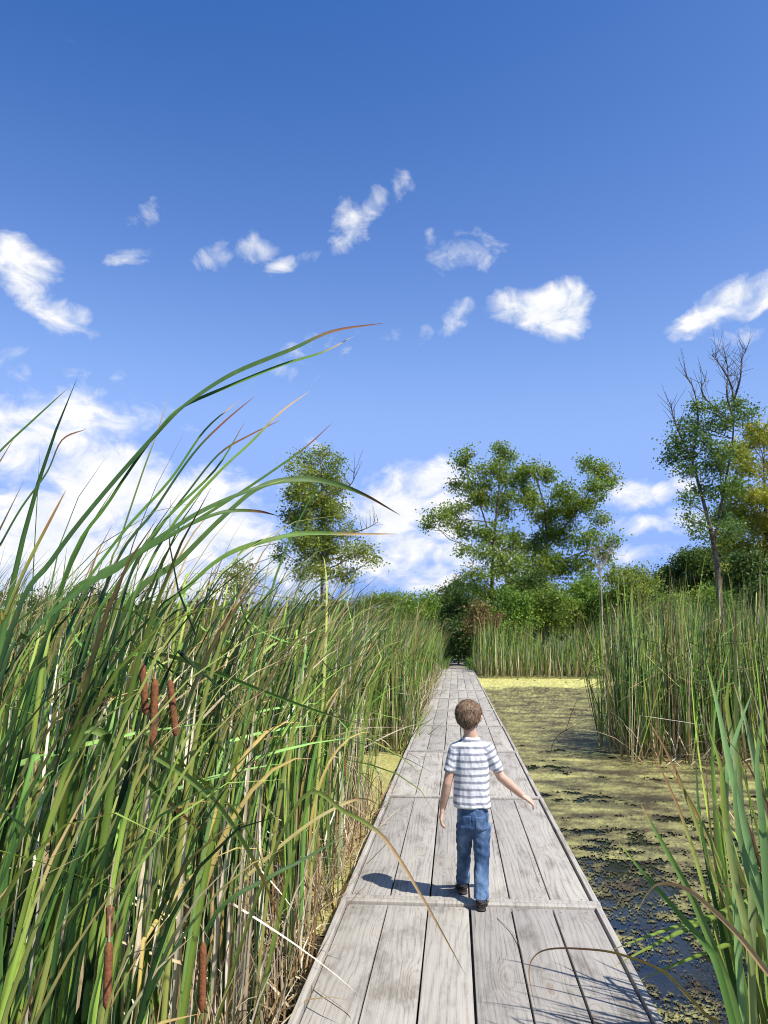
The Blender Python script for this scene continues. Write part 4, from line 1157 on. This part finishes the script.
    # back pockets laid on the jeans
    bvh = BVHTree.FromPolygons([v.co for v in jo.data.vertices], [tuple(pl.vertices) for pl in jo.data.polygons])
    for (cx, cz) in ((-0.045, hp[2] - 0.012), (0.043, hp[2] - 0.016)):
        n = 9; Vp = []
        for j in range(n):
            for i in range(n):
                u = i / (n - 1) * 2 - 1; v = j / (n - 1) * 2 - 1
                x = hp[0] + cx + u * 0.032; z = cz + v * 0.036 - (0.010 * (1 - abs(u)) if v < -0.95 else 0)
                hit = bvh.ray_cast(Vector((x, -0.5, z)), Vector((0, 1, 0)))[0]
                Vp.append(np.array(hit) + (0, -0.003, 0) if hit is not None else (x, 0, z))
        idx = np.arange(n * n).reshape(n, n)
        Fp = np.stack([idx[:-1, :-1], idx[:-1, 1:], idx[1:, 1:], idx[1:, :-1]], -1).reshape(-1, 4)
        po = mk('pocket', Vp, Fp, denim, jo, smooth=True)
        so = po.modifiers.new('t', 'SOLIDIFY'); so.thickness = 0.0035; so.offset = -1

    # sandals
    for f_, sgn in ((rf, 1), (lf, -1)):
        tip = f_ + np.array((0.012 * sgn, 0.150, 0))
        so = []
        limb(so, [f_ + (0, -0.004, 0.009), f_ + (0, 0.06, 0.009), f_ * 0.3 + tip * 0.7 + (0, 0, 0.009), tip + (0, 0.0, 0.010)], [(0.029, 0.028, 0.009), (0.027, 0.03, 0.009), (0.034, 0.03, 0.009), (0.031, 0.026, 0.008)], step=0.6)
        s1 = voxel(so, 'sandal', leather, root, 0.0035, 3)
        acc = Acc()
        def strap(c, rx, ry, tiltx, w=0.008, a0=0, a1=2 * math.pi):
            a = np.linspace(a0, a1, 22)
            P = np.stack([c[0] + rx * np.cos(a), c[1] + ry * np.sin(a), c[2] + tiltx * np.sin(a)], 1)
            V1 = P + (0, 0, w); V2 = P - (0, 0, w)
            Vv = np.stack([V1, V2], 1).reshape(-1, 3); i = np.arange(len(a) - 1) * 2
            acc.add(Vv, np.stack([i, i + 1, i + 3, i + 2], 1))
        strap(f_ + (0, 0.018, 0.045), 0.029, 0.032, 0.010, 0.008)
        for yy, rr, hh in ((0.075, 0.030, 0.050), (0.115, 0.034, 0.040)):
            a = np.linspace(0, math.pi, 14); cx = f_[0] + 0.012 * sgn * yy / 0.15
            P1 = np.stack([cx + rr * np.cos(a), np.full(14, f_[1] + yy - 0.010), 0.010 + hh * np.sin(a) ** 0.8], 1); P2 = P1 + (0, 0.020, -0.002)
            Vv = np.stack([P1, P2], 1).reshape(-1, 3); i = np.arange(13) * 2
            acc.add(Vv, np.stack([i, i + 1, i + 3, i + 2], 1))
        st = acc.make('strap', leather, s1, smooth=True)
        md = st.modifiers.new('t', 'SOLIDIFY'); md.thickness = 0.003; md.offset = 0

    # hair: cap plus many short locks
    hr = []
    hr.append((H(0, -0.010, 0.020), (0.079, 0.089, 0.077), Rh))
    hr.append((H(0, -0.034, -0.016), (0.068, 0.058, 0.054), Rh))
    hr.append((H(0, -0.036, -0.044), (0.043, 0.038, 0.038), Rh))
    hr.append((H(0, 0.045, 0.052), (0.054, 0.032, 0.026), Rh))
    def hd(co): return fbm(co[:, 0] * 40 + co[:, 1] * 30, co[:, 2] * 22, 3) * 0.005
    ho = voxel(hr, 'hair', hairm, root, 0.0045, 3, hd)
    nvv = len(ho.data.vertices); co = np.empty(nvv * 3, np.float32); ho.data.vertices.foreach_get('co', co); co = co.reshape(-1, 3)
    inv = Rh.inverted(); loc = (co - head) @ np.array(inv).T
    hc = np.array((0.13, 0.083, 0.05)) * (1 + 0.35 * fbm(co[:, 0] * 60, co[:, 2] * 25, 3))[:, None]
    a = ho.data.color_attributes.new('Col', 'FLOAT_COLOR', 'POINT'); cc = np.ones((nvv, 4), np.float32); cc[:, :3] = hc; a.data.foreach_set('color', cc.ravel())
    bv = BVHTree.FromPolygons([v.co for v in ho.data.vertices], [tuple(pl.vertices) for pl in ho.data.polygons])
    rr = np.random.default_rng(3); acc = Acc()
    crown = np.array((0.006, -0.035, 0.085))
    for i in range(4200):
        u = rr.normal(0, 1, 3); u /= np.linalg.norm(u)
        if u[2] < -0.75: continue
        pl = np.array((0, -0.01, 0.015)) + u * np.array((0.075, 0.085, 0.078))
        if pl[1] > 0.03 and pl[2] < 0.035: continue
        if pl[2] < -0.045 or (abs(pl[0]) > 0.055 and pl[2] < -0.02 and pl[1] > -0.03): continue
        d = pl - crown; d -= u * (d @ u); d = d / (np.linalg.norm(d) + 1e-6) + rr.normal(0, 0.22, 3)
        L = rr.uniform(0.018, 0.034); pts = []
        for t in (0, .35, .7, 1):
            q = Vector(H(*(pl + d * L * t)))
            hit, no, _, _ = bv.find_nearest(q)
            lift = 0.0015 + 0.0075 * t * rr.random()
            pts.append(np.array(hit) + np.array(no) * lift)
        pts = np.array(pts); no = np.array(no)
        T = pts[-1] - pts[0]; W = np.cross(T, no); W /= np.linalg.norm(W) + 1e-9
        w = np.array((1, 1, 0.8, 0.15))[:, None] * 0.0010
        Vv = np.stack([pts - W * w, pts + W * w], 1).reshape(-1, 3); k = np.arange(3) * 2
        c = np.array((0.27, 0.175, 0.105)) * rr.uniform(0.25, 2.0)
        acc.add(Vv, np.stack([k, k + 1, k + 3, k + 2], 1), np.tile(c, (8, 1)))
    acc.make('lock_of_hair', hairm, ho, smooth=True)
    # eyes
    for sx in (-1, 1):
        e = []
        e.append((H(sx * 0.024, 0.067, 0.000), (0.010, 0.008, 0.0065), Rh))
        eo = voxel(e, 'eye', eyem, root, 0.002, 1)
        voxel([(H(sx * 0.024, 0.0735, 0.000), (0.0042, 0.0025, 0.0042), Rh)], 'iris', irism, eo, 0.001, 1)
    voxel([(H(0, 0.077, -0.0465), (0.015, 0.0035, 0.0028), Rh), (H(0, 0.0765, -0.0525), (0.012, 0.0035, 0.0032), Rh)], 'mouth', simple_mat('lips', (0.50, 0.20, 0.16), 0.5, 0.3, 60, 0.15), root, 0.0012, 2)
    tag(root, 'small boy in striped t-shirt and blue jeans walking away along the boardwalk', 'person')


build_boy()

# ------------------------------------------------------------------ sky with clouds
CLOUDS = [  # px, py, rx, ry, tilt, amount
    (18, 262, 42, 30, -20, .95), (62, 312, 40, 20, -35, .85), (35, 290, 36, 22, -35, .8), (150, 212, 26, 14, 20, .42), (125, 260, 32, 12, 10, .48), (213, 253, 22, 14, 0, .58), (257, 250, 28, 17, 10, .75),
    (287, 269, 24, 9, 12, .6), (312, 260, 24, 10, 25, .66), (335, 240, 24, 16, 55, .68), (348, 222, 22, 20, 45, .74), (366, 212, 24, 13, 30, .62), (384, 200, 26, 16, 45, .7), (398, 186, 24, 16, 60, .7), (405, 174, 12, 12, 60, .5), (470, 250, 46, 20, 5, .68), (437, 236, 14, 10, 0, .5),
    (535, 312, 52, 22, -5, 1.15), (568, 302, 26, 26, 0, 1.2), (558, 322, 34, 20, 0, 1.0), (545, 302, 34, 18, 8, 1.1), (448, 320, 36, 15, 38, .62), (378, 331, 36, 14, 8, .52), (300, 362, 44, 24, 20, .62), (262, 385, 20, 14, 0, .5),
    (715, 318, 60, 16, 18, .85), (752, 296, 44, 24, 15, .95), (740, 340, 34, 14, 20, .58), (25, 365, 26, 26, -40, .46), (75, 368, 30, 12, 0, .38), (125, 378, 16, 12, 0, .45), (90, 394, 34, 12, 0, .42),
    (60, 425, 90, 40, 8, .98), (0, 452, 70, 46, 0, 1.0), (90, 470, 60, 40, 0, .9), (112, 485, 60, 40, 15, 1.45), (60, 520, 70, 36, 0, 1.4), (190, 505, 50, 34, 10, 1.3), (40, 540, 110, 60, 0, 1.15), (190, 530, 100, 58, 0, 1.15), (110, 590, 160, 50, 0, 1.2), (260, 575, 110, 42, 0, 1.0), (230, 500, 60, 24, 20, .75),
    (420, 487, 54, 26, 10, 1.15), (390, 510, 60, 34, 0, 1.15), (445, 520, 40, 36, 0, 1.1), (420, 545, 70, 26, 0, 1.1), (375, 560, 80, 26, 0, .95), (430, 576, 44, 18, 0, 1.05), (480, 560, 60, 30, 0, .8),
    (638, 497, 44, 14, 5, .85), (640, 523, 44, 12, 0, .72), (680, 524, 34, 16, 0, .9), (686, 484, 26, 18, 0, .7), (640, 560, 70, 16, 0, .6), (384, 439, 28, 8, 0, .4), (180, 432, 30, 10, 0, .45), (300, 450, 40, 12, 10, .35), (560, 600, 300, 26, 0, .55), (72, 48, 14, 12, 0, .26),
    (-140, 420, 100, 60, 0, 1.1), (-160, 250, 120, 40, 10, .9), (-280, 520, 200, 60, 0, 1.1), (900, 420, 120, 50, 0, 1.0), (960, 560, 200, 40, 0, .9), (1000, 250, 120, 40, 20, .8), (300, -60, 120, 30, 10, .5), (650, -140, 120, 40, 20, .6),  # clouds out of frame, added for the reflections
]


def build_world():
    w = bpy.data.worlds.new('World'); scene.world = w; w.use_nodes = True
    nt = w.node_tree; nt.nodes.clear()
    out = nd(nt, 'ShaderNodeOutputWorld'); bg = nd(nt, 'ShaderNodeBackground'); bg.inputs['Strength'].default_value = 0.115
    sky = nd(nt, 'ShaderNodeTexSky', sky_type='NISHITA'); sky.sun_disc = False
    sky.sun_elevation = math.asin(SUN[2]); sky.sun_rotation = math.atan2(SUN[0], SUN[1])
    sky.air_density = 1.0; sky.dust_density = 0.15; sky.ozone_density = 2.6; sky.altitude = 200
    tc = nd(nt, 'ShaderNodeTexCoord'); P = tc.outputs['Generated']
    # breakup noise warps the cloud edges
    wn = nd(nt, 'ShaderNodeTexNoise'); wn.inputs['Scale'].default_value = 14; wn.inputs['Detail'].default_value = 4; nt.links.new(P, wn.inputs['Vector'])
    vs = nd(nt, 'ShaderNodeVectorMath', operation='SUBTRACT'); nt.links.new(wn.outputs['Color'], vs.inputs[0]); vs.inputs[1].default_value = (.5, .5, .5)
    vm = nd(nt, 'ShaderNodeVectorMath', operation='SCALE'); nt.links.new(vs.outputs[0], vm.inputs[0]); vm.inputs['Scale'].default_value = 0.04
    va = nd(nt, 'ShaderNodeVectorMath', operation='ADD'); nt.links.new(P, va.inputs[0]); nt.links.new(vm.outputs[0], va.inputs[1])
    PW = va.outputs[0]
    acc = None
    for (px, py, rx, ry, tilt, amp) in CLOUDS:
        d = ray(px, py); ln = np.linalg.norm(d); d = d / ln
        r = RT - d * (RT @ d); r /= np.linalg.norm(r); u = np.cross(r, d); u = u if u[2] > 0 else -u
        t = math.radians(tilt); a = r * math.cos(t) + u * math.sin(t); b = -r * math.sin(t) + u * math.cos(t)
        sc = F_PX * ln
        n1 = nd(nt, 'ShaderNodeVectorMath', operation='DOT_PRODUCT'); nt.links.new(PW, n1.inputs[0]); n1.inputs[1].default_value = tuple(a * sc / rx)
        n2 = nd(nt, 'ShaderNodeVectorMath', operation='DOT_PRODUCT'); nt.links.new(PW, n2.inputs[0]); n2.inputs[1].default_value = tuple(b * sc / ry)
        q = mathn(nt, 'MULTIPLY', n1.outputs['Value'], n1.outputs['Value'])
        q = mathn(nt, 'MULTIPLY_ADD', n2.outputs['Value'], n2.outputs['Value'], q)
        v = mathn(nt, 'MULTIPLY_ADD', mathn(nt, 'MINIMUM', q, 4.0), -amp * 0.62, amp)
        acc = v if acc is None else mathn(nt, 'MAXIMUM', acc, v)
    fr = nd(nt, 'ShaderNodeVectorMath', operation='DOT_PRODUCT'); nt.links.new(P, fr.inputs[0]); fr.inputs[1].default_value = tuple(FW)
    front = mathn(nt, 'GREATER_THAN', fr.outputs['Value'], 0.15)
    nz = noise_n(nt, mapping(nt, P, (1, 1, 1.45)), 20, 10, 0.60, 0.55)
    nb = noise_n(nt, mapping(nt, P, (1, 1, 1.6)), 7, 5, 0.6)
    nf = mathn(nt, 'MULTIPLY_ADD', mathn(nt, 'SUBTRACT', nz, 0.5), 2.0, acc)
    dens = mathn(nt, 'MULTIPLY', mathn(nt, 'SUBTRACT', nf, 0.34), 1.5, clamp=True)
    dens = mathn(nt, 'MULTIPLY', mathn(nt, 'POWER', dens, 1.25), front)
    # clouds behind the camera so the light stays natural
    rear = mathn(nt, 'MULTIPLY', mathn(nt, 'MULTIPLY', mathn(nt, 'SUBTRACT', nb, 0.56), 5.0, clamp=True), mathn(nt, 'SUBTRACT', 1.0, front))
    dens = mathn(nt, 'MAXIMUM', dens, rear)
    nz2 = noise_n(nt, mapping(nt, P, (1, 1, 1.35), (-0.012, 0.008, -0.022)), 26, 4, 0.6)
    lit = mathn(nt, 'MULTIPLY_ADD', mathn(nt, 'SUBTRACT', nz, nz2), 1.8, 0.66, clamp=True)
    cc = ramp(nt, lit, [(0.0, (4.6, 5.2, 6.3)), (0.45, (6.0, 6.3, 6.7)), (1.0, (7.3, 7.2, 7.1))])
    hs = nd(nt, 'ShaderNodeHueSaturation'); hs.inputs['Saturation'].default_value = 1.0; hs.inputs['Value'].default_value = 1.0
    s1 = nd(nt, 'ShaderNodeVectorMath', operation='SUBTRACT'); nt.links.new(sky.outputs[0], s1.inputs[0]); s1.inputs[1].default_value = (0.35, 0.39, 0.0)
    s2 = nd(nt, 'ShaderNodeVectorMath', operation='MAXIMUM'); nt.links.new(s1.outputs[0], s2.inputs[0]); s2.inputs[1].default_value = (0.05, 0.05, 0.05)
    s3 = nd(nt, 'ShaderNodeVectorMath', operation='MULTIPLY'); nt.links.new(s2.outputs[0], s3.inputs[0]); s3.inputs[1].default_value = (1.65, 1.46, 1.38)
    sp = nd(nt, 'ShaderNodeSeparateXYZ'); nt.links.new(s3.outputs[0], sp.inputs[0]); cb = nd(nt, 'ShaderNodeCombineXYZ')
    for i, cap in enumerate((2.3, 3.5, 6.4)):
        nt.links.new(mathn(nt, 'SMOOTH_MIN', sp.outputs[i], cap, cap * 0.35), cb.inputs[i])
    nt.links.new(cb.outputs[0], hs.inputs['Color'])
    t1 = nd(nt, 'ShaderNodeVectorMath', operation='MULTIPLY'); nt.links.new(hs.outputs[0], t1.inputs[0]); t1.inputs[1].default_value = (1.16, 1.15, 1.30)
    t2 = nd(nt, 'ShaderNodeVectorMath', operation='SUBTRACT'); nt.links.new(t1.outputs[0], t2.inputs[0]); t2.inputs[1].default_value = (0.514, 0.582, 1.37)
    t3 = nd(nt, 'ShaderNodeVectorMath', operation='MAXIMUM'); nt.links.new(t2.outputs[0], t3.inputs[0]); t3.inputs[1].default_value = (0.15, 0.6, 2.2)
    c = mixcol(nt, mathn(nt, 'MULTIPLY', dens, 0.96), t3.outputs[0], cc)
    nt.links.new(c, bg.inputs[0]); nt.links.new(bg.outputs[0], out.inputs[0])


build_world()

# ------------------------------------------------------------------ sun, camera, render
sl = bpy.data.lights.new('sun', 'SUN'); sl.energy = 5.0; sl.angle = math.radians(0.53); sl.color = (1.0, 0.955, 0.88)
so = bpy.data.objects.new('sun', sl); COL.objects.link(so)
so.rotation_euler = Vector(SUN).to_track_quat('Z', 'Y').to_euler(); so.location = (6, -5, 12)

cd = bpy.data.cameras.new('camera'); cam = bpy.data.objects.new('camera', cd); COL.objects.link(cam)
cam.matrix_world = Matrix(((RT[0], UP[0], -FW[0], CAM[0]), (RT[1], UP[1], -FW[1], CAM[1]), (RT[2], UP[2], -FW[2], CAM[2]), (0, 0, 0, 1)))
cd.sensor_fit = 'VERTICAL'; cd.sensor_height = 24.0; cd.lens = 24.0 * F_PX / 1024.0
cd.clip_start = 0.05; cd.clip_end = 4000
scene.camera = cam
scene.render.engine = 'CYCLES'
scene.view_settings.view_transform = 'Standard'; scene.view_settings.look = 'None'
scene.view_settings.exposure = 0.35; scene.view_settings.gamma = 1.0
cy = scene.cycles
cy.max_bounces = 6; cy.diffuse_bounces = 2; cy.glossy_bounces = 3; cy.transmission_bounces = 4; cy.transparent_max_bounces = 4
cy.caustics_reflective = False; cy.caustics_refractive = False; cy.sample_clamp_indirect = 6
cy.use_denoising = True
cy.filter_width = 1.05
